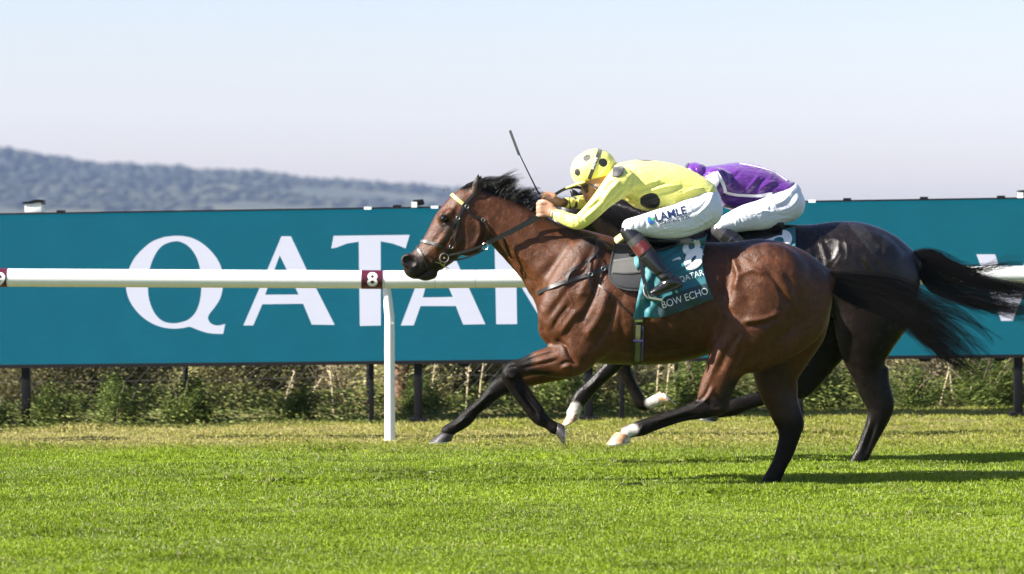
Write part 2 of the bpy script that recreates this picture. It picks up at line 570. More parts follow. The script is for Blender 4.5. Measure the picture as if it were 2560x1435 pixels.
CAMP = Vector((0, 0, CAMH))
def drape(bvh, px, py, off=0.0, D=D1, default=None):
    """point on a body under photograph pixel (px,py), lifted by off along the surface normal"""
    d = (P(px, py, D) - CAMP).normalized()
    h, n, i, _ = bvh.ray_cast(CAMP, d)
    if h is None:
        if default is None: return None, None
        return P(px, py, D + default), Vector((0, -1, 0))
    if n.dot(d) > 0: n = -n
    return h + n * off, n

def strap_pts(bvh, pts, off, D, n, default=None):
    """follow a photograph polyline over a body; entries (px,py) lie on the body, (px,py,dy) hang free at that side offset"""
    out = []; nor = []
    free = [len(p) > 2 for p in pts]
    s2 = spline([p[:2] for p in pts], n)
    # per-sample: nearest control segment decides free / draped
    ctrl = np.array([p[:2] for p in pts], float)
    seg = np.linalg.norm(np.diff(ctrl, axis=0), axis=1); cum = np.concatenate([[0], np.cumsum(seg)])
    ss = np.linspace(0, cum[-1], n)
    for k in range(n):
        i = int(np.clip(np.searchsorted(cum, ss[k], side='right') - 1, 0, len(pts) - 2))
        u = (ss[k] - cum[i]) / max(seg[i], 1e-9)
        if any(free):
            fa, fb = free[i], free[i + 1]
            A = P(s2[k][0], s2[k][1], D + pts[i][2]) if fa else drape(bvh, s2[k][0], s2[k][1], off, D, default)[0]
            B = P(s2[k][0], s2[k][1], D + pts[i + 1][2]) if fb else drape(bvh, s2[k][0], s2[k][1], off, D, default)[0]
            if A is None: A = B
            if B is None: B = A
            if A is None: continue
            out.append(A.lerp(B, u)); nor.append(Vector((0, -1, 0)))
        else:
            h, nn = drape(bvh, s2[k][0], s2[k][1], off, D, default)
            if h is None: continue
            out.append(h); nor.append(nn)
    return out, nor

def strap(mb, bvh, pts, width, D=D1, off=0.004, thick=0.004, n=24, default=None, mirror=False):
    """flat leather strap of real thickness; width in photograph pixels (number or list along the strap)"""
    p, nn = strap_pts(bvh, pts, off, D, n, default)
    if len(p) < 3: return mb
    for _ in range(2):
        p = [p[0]] + [(p[i - 1] + p[i] * 2 + p[i + 1]) / 4 for i in range(1, len(p) - 1)] + [p[-1]]
        nn = [nn[0]] + [((nn[i - 1] + nn[i] * 2 + nn[i + 1]) / 4).normalized() for i in range(1, len(nn) - 1)] + [nn[-1]]
    ws = np.interp(np.linspace(0, 1, len(p)), np.linspace(0, 1, len(width)), width) if hasattr(width, '__len__') else [width] * len(p)
    for sgn in ((1, -1) if mirror else (1,)):
        v = []
        for i in range(len(p)):
            t = (p[min(i + 1, len(p) - 1)] - p[max(i - 1, 0)]).normalized()
            s_ = t.cross(nn[i]).normalized() * (ws[i] * D / FPX / 2)
            o_ = nn[i] * thick
            for q in (p[i] - s_, p[i] + s_, p[i] + s_ + o_, p[i] - s_ + o_):
                v.append((q.x, q.y if sgn > 0 else 2 * D - q.y, q.z))
        f = []
        for i in range(len(p) - 1):
            for k in range(4):
                f.append((i * 4 + k, i * 4 + (k + 1) % 4, i * 4 + 4 + (k + 1) % 4, i * 4 + 4 + k))
        f += [(3, 2, 1, 0), tuple((len(p) - 1) * 4 + k for k in range(4))]
        mb.add(v, f)
    return mb

def strands(name, roots, paths, mat, rad=0.0009, seg=10, parent=None, taper=True):
    """many hairs as thin three-sided tubes; paths (n, seg, 3)"""
    n, s, _ = paths.shape
    T = np.gradient(paths, axis=1); T /= np.maximum(np.linalg.norm(T, axis=2, keepdims=True), 1e-9)
    a = np.cross(T, np.array([0.1, 1.0, 0.2])); a /= np.maximum(np.linalg.norm(a, axis=2, keepdims=True), 1e-9)
    b_ = np.cross(T, a)
    r = (np.linspace(1, .25, s) if taper else np.ones(s))[None, :, None] * (rad * RNG.uniform(.6, 1.4, n))[:, None, None]
    ring = np.stack([paths + (a * math.cos(q) + b_ * math.sin(q)) * r for q in (0, 2.094, 4.189)], 2)   # n,s,3,3
    V = ring.reshape(-1, 3)
    base = (np.arange(n) * s * 3)[:, None, None] + (np.arange(s - 1) * 3)[None, :, None]
    k = np.arange(3)[None, None]
    k2 = (np.arange(3) + 1) % 3
    f = np.stack([base + k, base + k2[None, None], base + 3 + k2[None, None], base + 3 + k], -1).reshape(-1, 4)
    me = mesh_np(name, V, f, mat=mat)
    return link(name, me, parent=parent)

def sheet(grid_pts, thick_n=None, thick=0.004):
    """closed sheet of cloth from a grid of points (r,c,3) with normals"""
    g = np.asarray(grid_pts, float); r, c, _ = g.shape
    nn = np.asarray(thick_n, float)
    top = g + nn * thick
    V = np.vstack([g.reshape(-1, 3), top.reshape(-1, 3)])
    i = np.arange(r * c).reshape(r, c)
    f0 = np.stack([i[:-1, :-1], i[:-1, 1:], i[1:, 1:], i[1:, :-1]], -1).reshape(-1, 4)
    F = [f0[:, ::-1], f0 + r * c]
    ring = np.concatenate([i[0, :], i[1:, -1], i[-1, -2::-1], i[-2:0, 0][:]])
    nxt = np.roll(ring, -1)
    F.append(np.stack([ring, nxt, nxt + r * c, ring + r * c], 1))
    return V, np.vstack(F)
# ------------------------------------------------------------------ near horse
def hoof_mesh(name, cor, sole, toe_dir, hl, hw, mat, D):
    """hoof from coronet centre to sole centre (photograph px + side offset): flared truncated cone, ground face with its own axis"""
    a = P(cor[0], cor[1], D + cor[2]); b = P(sole[0], sole[1], D + sole[2])
    s = D / FPX
    ax = (b - a)
    td = Vector((toe_dir[0], 0, -toe_dir[1])).normalized()
    sd = Vector((0, 1, 0))
    V = []; n = 14
    for j, (t, fl, fw) in enumerate([(0, .62, .72), (.06, .70, .78), (.35, .80, .86), (.75, .94, .97), (.97, 1.0, 1.0), (1.0, .97, .97), (1.0, .60, .60), (.9, .35, .35)]):
        c = a + ax * t
        tilt = 0
        for k in range(n):
            th = 2 * math.pi * k / n
            e = math.cos(th)
            # heel is shorter: pull the heel side of the coronet down towards the sole
            drop = (0.28 * (1 - e) / 2 * (1 - t)) if t < .97 else 0
            V.append(tuple(c + td * (e * hl * s * fl) + sd * (math.sin(th) * hw * s * fw) + ax * drop))
    f = []
    for j in range(7):
        for k in range(n):
            f.append((j * n + k, j * n + (k + 1) % n, j * n + n + (k + 1) % n, j * n + n + k))
    f.append(tuple(range(n)))
    f.append(tuple(7 * n + k for k in range(n)))
    mb = MB().add(V, f)
    me = mb.mesh(name, mat)
    # shoe: thin ring under the wall
    sh = MB(); pts = []
    for k in range(18):
        th = math.radians(-140 + 280 * k / 17)
        pts.append(b + ax.normalized() * .003 + td * (math.cos(th) * hl * s * .9) + sd * (math.sin(th) * hw * s * .9))
    sh.tube(pts, 0.0055, 5)
    return me, sh

def coat_material(name, rough=.36, bumpk=1.0, sheen=.0, spec=.26):
    m, nt, b = nodes_of(name)
    at = N(nt, 'ShaderNodeAttribute', attribute_name='Col')
    tc = N(nt, 'ShaderNodeTexCoord')
    nz = N(nt, 'ShaderNodeTexNoise', i_Scale=22.0, i_Detail=6.0, i_Roughness=.65)
    nt.links.new(tc.outputs['Object'], nz.inputs['Vector'])
    mp = N(nt, 'ShaderNodeMapping'); mp.inputs['Scale'].default_value = (60, 260, 260)
    mp.inputs['Rotation'].default_value = (0, .5, 0)
    nt.links.new(tc.outputs['Object'], mp.inputs['Vector'])
    hair = N(nt, 'ShaderNodeTexNoise', i_Scale=1.0, i_Detail=3.0); nt.links.new(mp.outputs[0], hair.inputs['Vector'])
    mr = N(nt, 'ShaderNodeMapRange', i_1=.3, i_2=.7, i_3=.60, i_4=1.42); nt.links.new(nz.outputs['Fac'], mr.inputs[0])
    sc = N(nt, 'ShaderNodeVectorMath', operation='SCALE'); nt.links.new(at.outputs['Color'], sc.inputs[0]); nt.links.new(mr.outputs[0], sc.inputs['Scale'])
    nt.links.new(sc.outputs[0], b.inputs['Base Color'])
    mr2 = N(nt, 'ShaderNodeMapRange', i_1=.3, i_2=.7, i_3=rough * .8, i_4=rough * 1.25); nt.links.new(nz.outputs['Fac'], mr2.inputs[0])
    nt.links.new(mr2.outputs[0], b.inputs['Roughness'])
    sm = N(nt, 'ShaderNodeMath', operation='MULTIPLY'); sm.inputs[1].default_value = spec
    nt.links.new(at.outputs['Alpha'], sm.inputs[0]); nt.links.new(sm.outputs[0], b.inputs['Specular IOR Level'])
    b.inputs['Sheen Weight'].default_value = sheen
    # veins and sweat: mid-scale relief, then the lie of the hair
    vn = N(nt, 'ShaderNodeTexNoise', i_Scale=34.0, i_Detail=3.0, i_Distortion=1.2); nt.links.new(tc.outputs['Object'], vn.inputs['Vector'])
    b1 = N(nt, 'ShaderNodeBump', i_Strength=.35 * bumpk, i_Distance=.006); nt.links.new(vn.outputs['Fac'], b1.inputs['Height'])
    v2 = N(nt, 'ShaderNodeTexNoise', i_Scale=105.0, i_Detail=4.0, i_Roughness=.7); nt.links.new(tc.outputs['Object'], v2.inputs['Vector'])
    b3 = N(nt, 'ShaderNodeBump', i_Strength=.8 * bumpk, i_Distance=.004); nt.links.new(v2.outputs['Fac'], b3.inputs['Height']); nt.links.new(b1.outputs[0], b3.inputs['Normal'])
    b2 = N(nt, 'ShaderNodeBump', i_Strength=.5 * bumpk, i_Distance=.0016); nt.links.new(hair.outputs['Fac'], b2.inputs['Height']); nt.links.new(b3.outputs[0], b2.inputs['Normal'])
    nt.links.new(b2.outputs[0], b.inputs['Normal'])
    return m

def paint(px, y, base, strokes):
    """coat markings and shade painted into the colour: (polyline, width px, colour, softness px, side)"""
    c = np.tile(np.array(base, float), (len(px), 1))
    for pts, w, colr, soft, side in strokes:
        d, _ = dist_poly(px, pts)
        a = 1 - sstep(w - soft, w + soft, d)
        if side == 'n': a = a * (1 - sstep(-.05, -.01, y))
        if side == 'f': a = a * sstep(.01, .05, y)
        c = c * (1 - a[:, None]) + np.array(colr) * a[:, None]
    return c

BAY = (.070, .0235, .0082); DARK = (.0072, .0056, .0048); WHITE = (.50, .46, .42)
hair_mat = simple_mat('horse_hair', (.0065, .0052, .0048), rough=.33, spec=.32, noise=.7, nscale=90)
hoof_dark = simple_mat('dark_hoof', (.035, .031, .029), rough=.45, noise=.4, nscale=60, bump=.3, bscale=120)
hoof_pale = simple_mat('pale_hoof', (.36, .20, .10), rough=.5, noise=.35, nscale=50, bump=.3, bscale=120)
_nt = hoof_pale.node_tree; _b = _nt.nodes['Principled BSDF']; _src = _b.inputs['Base Color'].links[0].from_socket      # chalky mottling of a pale hoof
_tc = N(_nt, 'ShaderNodeTexCoord'); _nz = N(_nt, 'ShaderNodeTexNoise', i_Scale=26.0, i_Detail=5.0); _nt.links.new(_tc.outputs['Object'], _nz.inputs['Vector'])
_r = N(_nt, 'ShaderNodeMapRange', i_1=.46, i_2=.58); _nt.links.new(_nz.outputs['Fac'], _r.inputs[0])
_m = N(_nt, 'ShaderNodeMix', data_type='RGBA'); _nt.links.new(_r.outputs[0], _m.inputs[0]); _nt.links.new(_src, _m.inputs[6]); _m.inputs[7].default_value = (.50, .46, .40, 1); _nt.links.new(_m.outputs[2], _b.inputs['Base Color'])
shoe_mat = simple_mat('worn_aluminium', (.55, .55, .56), rough=.35, metal=.9, noise=.2)

c1 = Clay(D1, (990, 425), (2100, 1232), .36, .0075)
# trunk
c1.add([(1427, 788, 0, 82, .17), (1462, 762, 0, 118, .215), (1510, 758, 0, 150, .248), (1575, 757, 0, 154, .268), (1650, 757, 0, 154, .265), (1720, 749, 0, 147, .25),
        (1780, 738, 0, 132, .222), (1838, 724, 0, 119, .208), (1905, 722, 0, 120, .25), (1952, 735, 0, 121, .212), (1982, 748, 0, 98, .15)], k=.04)
c1.add([(1415, 600, 0, 30, .05), (1480, 625, 0, 36, .075), (1530, 640, 0, 36, .09), (1600, 650, 0, 42, .1)], k=.05)          # withers
c1.add([(1905, 690, 0, 88, .13), (1975, 690, 0, 62, .11), (2040, 695, 0, 34, .06), (2070, 700, 0, 22, .04)], k=.05)          # croup to dock
# neck
c1.add([(1470, 700, 0, 118, .185), (1420, 680, 0, 108, .15), (1374, 645, 0, 88, .115), (1318, 600, 0, 74, .092), (1268, 562, 0, 63, .078), (1222, 530, 0, 54, .07), (1196, 510, 0, 40, .06)], k=.05)
# head
c1.add([(1190, 492, 0, 30, .062), (1170, 518, 0, 49, .078), (1142, 560, 0, 57, .086), (1116, 600, 0, 53, .073), (1092, 628, 0, 45.5, .060), (1072, 645, 0, 40, .054), (1055, 656, 0, 36, .052), (1041, 663, 0, 31, .050)], k=.025)
c1.add_mirror([(1170, 600, -.05, 40, .03), (1190, 572, -.045, 38, .03)], k=.04)               # cheek plates
c1.add_mirror([(1122, 536, -.070, 13, .022), (1106, 543, -.066, 11, .02)], k=.02)               # eye sockets
c1.cut([(1111, 548, -.098, 8, .012)], k=.006); c1.cut([(1111, 548, .098, 8, .012)], k=.006)
c1.add([(1030, 660, 0, 22, .052), (1028, 676, 0, 16, .044), (1037, 685, 0, 12, .036)], k=.02)   # muzzle and upper lip
c1.add([(1080, 684, 0, 14, .034), (1064, 689, 0, 13, .032), (1052, 691, 0, 8, .028)], k=.012)   # lower lip and chin
c1.add_mirror([(1062, 648, -.036, 14, .02), (1090, 622, -.048, 12, .016), (1122, 596, -.064, 9, .014)], k=.02)  # facial crest
c1.add_mirror([(1020, 652, -.040, 18, .020), (1034, 655, -.040, 12, .016)], k=.012)              # nostril flare
c1.cut([(1017, 650, -.064, 11, .026), (1030, 656, -.058, 10, .020)], k=.005)
c1.cut([(1017, 650, .064, 11, .026), (1030, 656, .058, 10, .020)], k=.005)
c1.cut([(1042, 692, -.05, 2.6, .05), (1062, 682, -.05, 2.4, .035), (1084, 668, -.05, 1.8, .02)], k=.006)   # mouth
# ears
c1.add([(1188, 484, -.048, 12, .020), (1191, 466, -.054, 11.5, .017), (1194, 452, -.056, 8.5, .012), (1196, 437, -.052, 2.5, .006)], k=.010)
c1.add([(1184, 484, .048, 12, .020), (1190, 466, .054, 11.5, .017), (1196, 453, .056, 8.5, .012), (1203, 441, .052, 2.5, .006)], k=.010)
c1.cut([(1183, 470, -.082, 3.5, .014), (1188, 458, -.082, 4, .014), (1192, 447, -.078, 2, .010)], k=.006)
# shoulder and near fore (folded)
c1.add_mirror([(1475, 640, -.13, 46, .05), (1450, 700, -.155, 62, .065), (1420, 775, -.155, 70, .075), (1400, 815, -.14, 55, .06)], k=.05)
c1.add_mirror([(1500, 760, -.17, 60, .055), (1478, 830, -.16, 62, .075), (1450, 878, -.15, 45, .065)], k=.045)
c1.add([(1462, 845, -.15, 58, .075), (1430, 896, -.155, 46, .075), (1392, 903, -.155, 40, .062), (1350, 907, -.155, 31, .05), (1312, 918, -.152, 24, .042), (1285, 926, -.15, 24, .042), (1274, 942, -.15, 20, .038),
        (1290, 974, -.15, 16, .028), (1312, 1004, -.15, 15, .026), (1336, 1032, -.15, 18, .032), (1350, 1046, -.15, 18, .032), (1372, 1060, -.15, 14, .027), (1386, 1070, -.15, 16, .032)], k=.03)
c1.add([(1302, 952, -.15, 8, .02), (1330, 992, -.15, 6, .016), (1352, 1026, -.15, 9, .02)], k=.012)                # tendon of the folded leg
# far fore (reaching)
c1.add([(1462, 840, .15, 60, .075), (1428, 898, .155, 44, .07), (1370, 922, .15, 34, .055), (1300, 945, .14, 26, .045), (1262, 960, .135, 25, .042), (1240, 974, .135, 22, .038),
        (1212, 1003, .135, 16, .028), (1186, 1025, .135, 15.5, .026), (1166, 1045, .135, 19, .034), (1152, 1058, .135, 17, .03), (1132, 1070, .135, 16, .03), (1120, 1078, .135, 17, .034)], k=.03)
# near hind (swinging forward)
c1.add([(1922, 712, -.125, 104, .135), (1896, 770, -.15, 96, .13), (1868, 822, -.155, 78, .12), (1838, 870, -.155, 60, .095), (1812, 920, -.155, 47, .07), (1792, 962, -.155, 40, .055), (1781, 992, -.155, 37, .046),
        (1772, 1012, -.155, 31, .043), (1746, 1024, -.155, 24, .036), (1710, 1034, -.155, 19, .03), (1660, 1050, -.155, 18, .029), (1622, 1063, -.155, 19, .033), (1604, 1070, -.155, 20, .035), (1582, 1076, -.155, 17, .031), (1568, 1080, -.155, 17, .034)], k=.035)
c1.add([(1836, 925, -.155, 14, .03), (1822, 975, -.155, 9, .02), (1808, 1018, -.155, 13, .026), (1795, 1028, -.155, 12, .028)], k=.02)   # hamstring tendon and point of hock
c1.add([(2012, 738, -.07, 66, .085), (1998, 798, -.085, 66, .09), (1942, 850, -.115, 56, .085), (1885, 890, -.135, 42, .07)], k=.05)   # buttock
# far hind (on the ground)
c1.add([(1940, 720, .12, 108, .13), (1960, 800, .14, 98, .12), (1948, 862, .15, 78, .105), (1938, 922, .155, 57, .08), (1940, 975, .155, 43, .058), (1954, 1012, .155, 38, .05), (1967, 1042, .155, 36, .046),
        (1975, 1066, .155, 32, .043), (1972, 1096, .155, 26, .037), (1962, 1130, .155, 23, .032), (1948, 1162, .155, 20, .03), (1936, 1186, .155, 21, .034), (1926, 1202, .155, 20, .033), (1918, 1212, .155, 18, .034)], k=.035)
c1.add([(1984, 960, .155, 10, .03), (1988, 1005, .155, 8, .022), (1999, 1052, .155, 10, .026), (1998, 1070, .155, 9, .026)], k=.02)
c1.add([(2012, 738, .07, 66, .085), (2000, 810, .09, 70, .09), (1985, 870, .14, 50, .08), (1965, 915, .15, 40, .06)], k=.04)
HV, HF = c1.net()
del c1.F
HV = smooth_mesh(HV, HF, 8, .55)
strokes1 = [
    # shoulder, triceps, chest
    ([(1482, 622), (1440, 690), (1398, 752), (1368, 796)], 10, -.010), ([(1497, 640), (1470, 700), (1442, 752)], 12, .008), ([(1465, 640), (1425, 706), (1388, 762)], 12, .009),
    ([(1500, 690), (1484, 742), (1452, 806)], 9, -.011), ([(1520, 720), (1500, 790), (1462, 846)], 13, .011), ([(1545, 745), (1520, 815), (1485, 872)], 9, -.010),
    ([(1448, 770), (1420, 806), (1398, 838)], 9, .009), ([(1425, 760), (1400, 790), (1380, 826)], 7, -.006), ([(1362, 790)], 16, .008), ([(1352, 815), (1362, 842), (1380, 862)], 8, -.009),
    ([(1396, 852), (1414, 866), (1424, 888), (1440, 908)], 5, -.012, 'n'), ([(1400, 912), (1418, 905), (1440, 912)], 5, -.008, 'n'), ([(1405, 920), (1425, 914)], 4, .006, 'n'),
    ([(1390, 880), (1345, 893), (1300, 906)], 5, -.006, 'n'), ([(1395, 900), (1345, 912), (1300, 922)], 4, -.005, 'n'), ([(1395, 890), (1345, 903)], 5, .005, 'n'),
    # neck
    ([(1236, 612), (1282, 650), (1322, 690), (1352, 726)], 9, -.007), ([(1216, 560), (1270, 605), (1330, 660), (1380, 716)], 15, .007), ([(1222, 520), (1282, 548), (1342, 592), (1402, 640)], 12, -.005),
    ([(1215, 495), (1275, 512), (1340, 550)], 9, .005), ([(1400, 640), (1372, 672), (1350, 696)], 12, -.006), ([(1310, 690), (1330, 712), (1345, 735)], 6, -.005),
    # barrel
    ([(1560, 720), (1552, 790), (1560, 860)], 7, -.004), ([(1592, 760), (1590, 830), (1600, 880)], 7, -.003), ([(1626, 770), (1628, 830), (1640, 880)], 8, -.003), ([(1664, 770), (1670, 830), (1684, 876)], 8, -.003),
    ([(1500, 884), (1600, 896), (1700, 886), (1770, 866)], 9, -.005),
    # loin, hip, thigh
    ([(1826, 640), (1838, 662), (1846, 690), (1838, 726)], 9, .012), ([(1812, 660), (1818, 700), (1812, 740)], 16, -.012), ([(1792, 760), (1806, 790), (1795, 830)], 7, .008, 'n'),
    ([(1848, 688), (1880, 676), (1912, 684)], 8, .008), ([(1868, 652), (1900, 640), (1950, 646)], 14, -.005),
    ([(1916, 672), (1940, 702), (1962, 740), (1976, 768)], 8, -.010), ([(1960, 680), (1985, 720), (2000, 770)], 8, -.005), ([(1935, 690), (1962, 720), (1985, 765)], 15, .004),
    ([(1860, 802), (1895, 800), (1930, 790), (1950, 780)], 6.5, .010), ([(1862, 815), (1900, 813), (1945, 795)], 7, -.008), ([(1850, 700), (1838, 740), (1822, 780)], 18, .010), ([(1875, 740), (1868, 775), (1852, 800)], 15, -.005),
    ([(1985, 775), (1985, 815), (1955, 850)], 9, -.008), ([(1830, 790), (1815, 815), (1800, 840)], 5, .007, 'n'), ([(1815, 785), (1803, 815), (1792, 835)], 4, -.006, 'n'),
    ([(1848, 830), (1820, 880), (1795, 935)], 8, -.006, 'n'), ([(1815, 850), (1790, 905), (1772, 955)], 7, .006, 'n'), ([(1860, 860), (1838, 910), (1818, 965)], 6, -.006, 'n'),
    ([(1776, 960), (1760, 990), (1738, 1008)], 3.5, -.006, 'n'), ([(1784, 966), (1768, 996), (1742, 1016)], 3.5, .005, 'n'), ([(1790, 985), (1800, 1008)], 5, -.006, 'n'),
    # cannons
    ([(1740, 1036), (1680, 1054), (1630, 1072)], 3, -.009, 'n'), ([(1735, 1022), (1680, 1040), (1630, 1056)], 3.5, .005, 'n'), ([(1296, 970), (1322, 1006), (1342, 1030)], 2.8, -.009, 'n'), ([(1286, 972), (1312, 1008), (1334, 1036)], 3, .005, 'n'), ([(1238, 988), (1202, 1024), (1178, 1048)], 3, -.009), ([(1228, 980), (1192, 1014), (1166, 1036)], 3, .005),
    ([(1166, 1042), (1152, 1054), (1136, 1066)], 3, .006), ([(1346, 1036), (1352, 1050)], 4, .006, 'n'), ([(1610, 1066), (1600, 1076)], 4, .006, 'n'), ([(1262, 936), (1276, 944), (1288, 936)], 3, .006, 'n'), ([(1270, 918), (1290, 916)], 3, -.005, 'n'), ([(1790, 1000), (1800, 1020), (1780, 1026)], 4, .006, 'n'), ([(1768, 1000), (1778, 1016)], 4, -.006, 'n'), ([(1272, 935), (1285, 944)], 4, .004, 'n'),
    # head
    ([(1128, 560), (1108, 592), (1086, 620)], 6, .004), ([(1138, 575), (1118, 606), (1096, 632)], 6, -.005), ([(1126, 500), (1118, 520), (1112, 535)], 4, -.004), ([(1140, 512), (1128, 530)], 5, .005),
    ([(1204, 545), (1214, 580), (1200, 615)], 7, -.008), ([(1196, 550), (1200, 585), (1180, 622)], 7, .006), ([(1150, 560), (1160, 600), (1150, 632)], 8, -.004),
    ([(1048, 642), (1062, 655), (1066, 670)], 4, -.004), ([(1070, 640), (1082, 650)], 4, -.003), ([(1062, 634), (1076, 642), (1080, 660)], 3.5, .004), ([(1092, 640), (1080, 655), (1076, 664)], 3, .003),
    ([(1096, 552), (1108, 562), (1122, 558)], 3, .003), ([(1100, 538), (1110, 533), (1122, 537)], 3, .004),
]
HV = sculpt(HV, HF, D1, [(q[0], q[1] * .92, q[2] * 1.3) + tuple(q[3:]) for q in strokes1])
HV = sculpt(HV, HF, D1, [                                  # veins and fine creases
    ([(1388, 700), (1420, 730), (1436, 770), (1470, 800)], 2.2, 0.0024), ([(1420, 730), (1450, 735), (1480, 728)], 2, 0.0018), ([(1300, 640), (1330, 672), (1342, 706)], 2.4, 0.0024), ([(1360, 640), (1400, 668), (1430, 676)], 2.2, 0.0018),
    ([(1560, 830), (1620, 868), (1700, 872), (1760, 850)], 2.4, 0.0024), ([(1600, 858), (1640, 842), (1690, 846)], 2, 0.0018), ([(1500, 820), (1530, 850), (1580, 862)], 2.2, 0.0021),
    ([(1850, 640), (1880, 655), (1905, 640)], 2.2, 0.0018), ([(1880, 820), (1850, 850), (1836, 890)], 2.4, 0.0024), ([(1905, 830), (1880, 862)], 2, 0.0018), ([(1845, 790), (1856, 830), (1840, 868)], 2.2, 0.0018), ([(1940, 720), (1948, 760), (1930, 786)], 2.2, 0.0018),
    ([(1802, 700), (1798, 730), (1788, 760)], 2.5, -0.0024), ([(1796, 780), (1810, 788)], 2, -0.0018, 'n'), ([(1794, 792), (1808, 800)], 2, -0.0018, 'n'), ([(1792, 804), (1806, 812)], 2, -0.0018, 'n'), ([(1790, 816), (1804, 824)], 2, -0.0018, 'n'),
    ([(1092, 580), (1080, 604), (1086, 622)], 1.8, 0.0013), ([(1104, 590), (1096, 612)], 1.6, 0.0012), ([(1136, 596), (1122, 622), (1112, 640)], 1.8, 0.0012), ([(1052, 625), (1064, 640), (1058, 655)], 1.8, 0.0013),
    ([(1380, 884), (1340, 898), (1300, 912)], 2, 0.0018, 'n'), ([(1350, 890), (1330, 900)], 1.8, 0.0012, 'n'), ([(1800, 870), (1784, 915), (1768, 960)], 2, 0.0018, 'n')])
_n = vnormals(HV, HF); _p = to_px(HV)                     # slow unevenness of the flesh
_u = _p[:, 0] * .82 + _p[:, 1] * .57; _v = -_p[:, 0] * .57 + _p[:, 1] * .82
_w = np.where((_p[:, 1] < 860) & (_p[:, 0] > 1200), 1.0, .25)
HV = HV + _n * (_w * (.007 * (fbm(_u / 60 + 50, _v / 22 + 50 + np.sign(HV[:, 1] - D1) * 9, 71) - .47) + .0025 * (fbm(_u / 14 + 50, _v / 9 + 50, 75) - .47)))[:, None]
hpx = to_px(HV); hy1 = HV[:, 1] - D1
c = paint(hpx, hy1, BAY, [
    ([(1480, 610), (1600, 615), (1800, 615), (1920, 605), (2060, 670)], 22, (.026, .011, .006), 30, 'b'),
    ([(1210, 470), (1300, 505), (1400, 560), (1480, 600)], 14, (.014, .008, .0055), 14, 'b'),
    ([(1190, 600), (1150, 610)], 26, (.040, .015, .007), 40, 'b'),  # shaded cheek, painted into the coat
    ([(1040, 665), (1020, 665)], 34, (.016, .012, .0105), 20, 'b'), ([(1070, 682), (1095, 668)], 20, (.016, .012, .010), 12, 'b'),
    ([(1110, 548), (1112, 566)], 12, (.022, .013, .010), 10, 'b'), ([(1195, 472), (1197, 436)], 9, (.014, .009, .007), 6, 'b'), ([(1165, 470), (1190, 455)], 8, (.015, .010, .008), 8, 'b'),
    ([(1300, 902), (1272, 925), (1290, 980), (1345, 1040), (1395, 1075)], 34, DARK, 10, 'n'), ([(1320, 928), (1370, 934)], 9, (.016, .008, .0055), 8, 'n'),
    ([(1262, 958), (1160, 1050), (1110, 1085)], 34, DARK, 8, 'f'), ([(1300, 958), (1262, 962)], 12, DARK, 8, 'f'),
    ([(1800, 1030), (1700, 1040), (1600, 1072)], 36, DARK, 9, 'n'), ([(1838, 965), (1815, 1000), (1800, 1030)], 22, (.016, .009, .006), 14, 'n'),
    ([(1975, 1050), (1965, 1120), (1920, 1210)], 48, DARK, 14, 'f'), ([(1940, 940), (1955, 1010)], 42, (.030, .0115, .0055), 26, 'f'),
    ([(1582, 1074), (1566, 1082)], 13, WHITE, 6, 'n'),
    ([(1600, 860), (1700, 856)], 34, (.040, .013, .0055), 36, 'b'),  # belly coat darkened to paint in the shade underneath
])
def in_poly(px, poly):
    x, y = px[:, 0], px[:, 1]; c_ = np.zeros(len(px), bool); j = len(poly) - 1
    for i in range(len(poly)):
        xi, yi = poly[i]; xj, yj = poly[j]
        c_ ^= ((yi > y) != (yj > y)) & (x < (xj - xi) * (y - yi) / (yj - yi + 1e-9) + xi)
        j = i
    return c_
for pl in ([(1896, 606), (1920, 604), (1914, 650)], [(1928, 604), (1950, 607), (1938, 662)], [(1958, 610), (1980, 618), (1960, 676)], [(1866, 608), (1888, 605), (1880, 640)]):   # brushed quarter marks
    c[in_poly(hpx, pl)] *= 1.35
wh = simple_mat
coat1 = coat_material('bay_coat', rough=.38)
horse1 = bpy.data.objects.new('horse', None); COL.objects.link(horse1)
horse1.location = P(1700, 1213, D1); horse1.location.z = 0
def under(o, root):
    o.parent = root
    o.matrix_parent_inverse = Matrix.Translation(-root.location)
    return o
horse1['label'] = 'bay racehorse with white hind sock galloping nearest the camera under the yellow rider'
horse1['category'] = 'horse'
horse1['group'] = 'racehorses galloping past the screen'
def with_gloss(c):
    lum = c @ np.array([.3, .5, .2])
    return np.column_stack([c, np.clip(.36 + (lum - .006) / .012, .36, 1.0)])
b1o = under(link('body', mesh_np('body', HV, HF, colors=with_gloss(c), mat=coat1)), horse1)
HB = bvh_of(HV, HF)
for cor, sole, td, hl, hw, mt in [((1389, 1068, -.15), (1411, 1089, -.15), (.03, 1.0), 26, 25, hoof_dark), ((1121, 1080, .135), (1101, 1104, .135), (-1, .03), 28, 26, hoof_dark),
                              ((1560, 1079, -.155), (1545, 1109, -.155), (-1, .06), 30, 26, hoof_pale), ((1920, 1210, .155), (1912, 1224, .155), (-1, .1), 26, 25, hoof_dark)]:
    me, sh = hoof_mesh('hoof', cor, sole, td, hl, hw, mt, D1)
    h = under(link('hoof', me), horse1)
    so = link('horseshoe', sh.mesh('horseshoe', shoe_mat)); so.parent = h
    if mt is hoof_pale: h['label'] = 'pale hoof below a white sock'

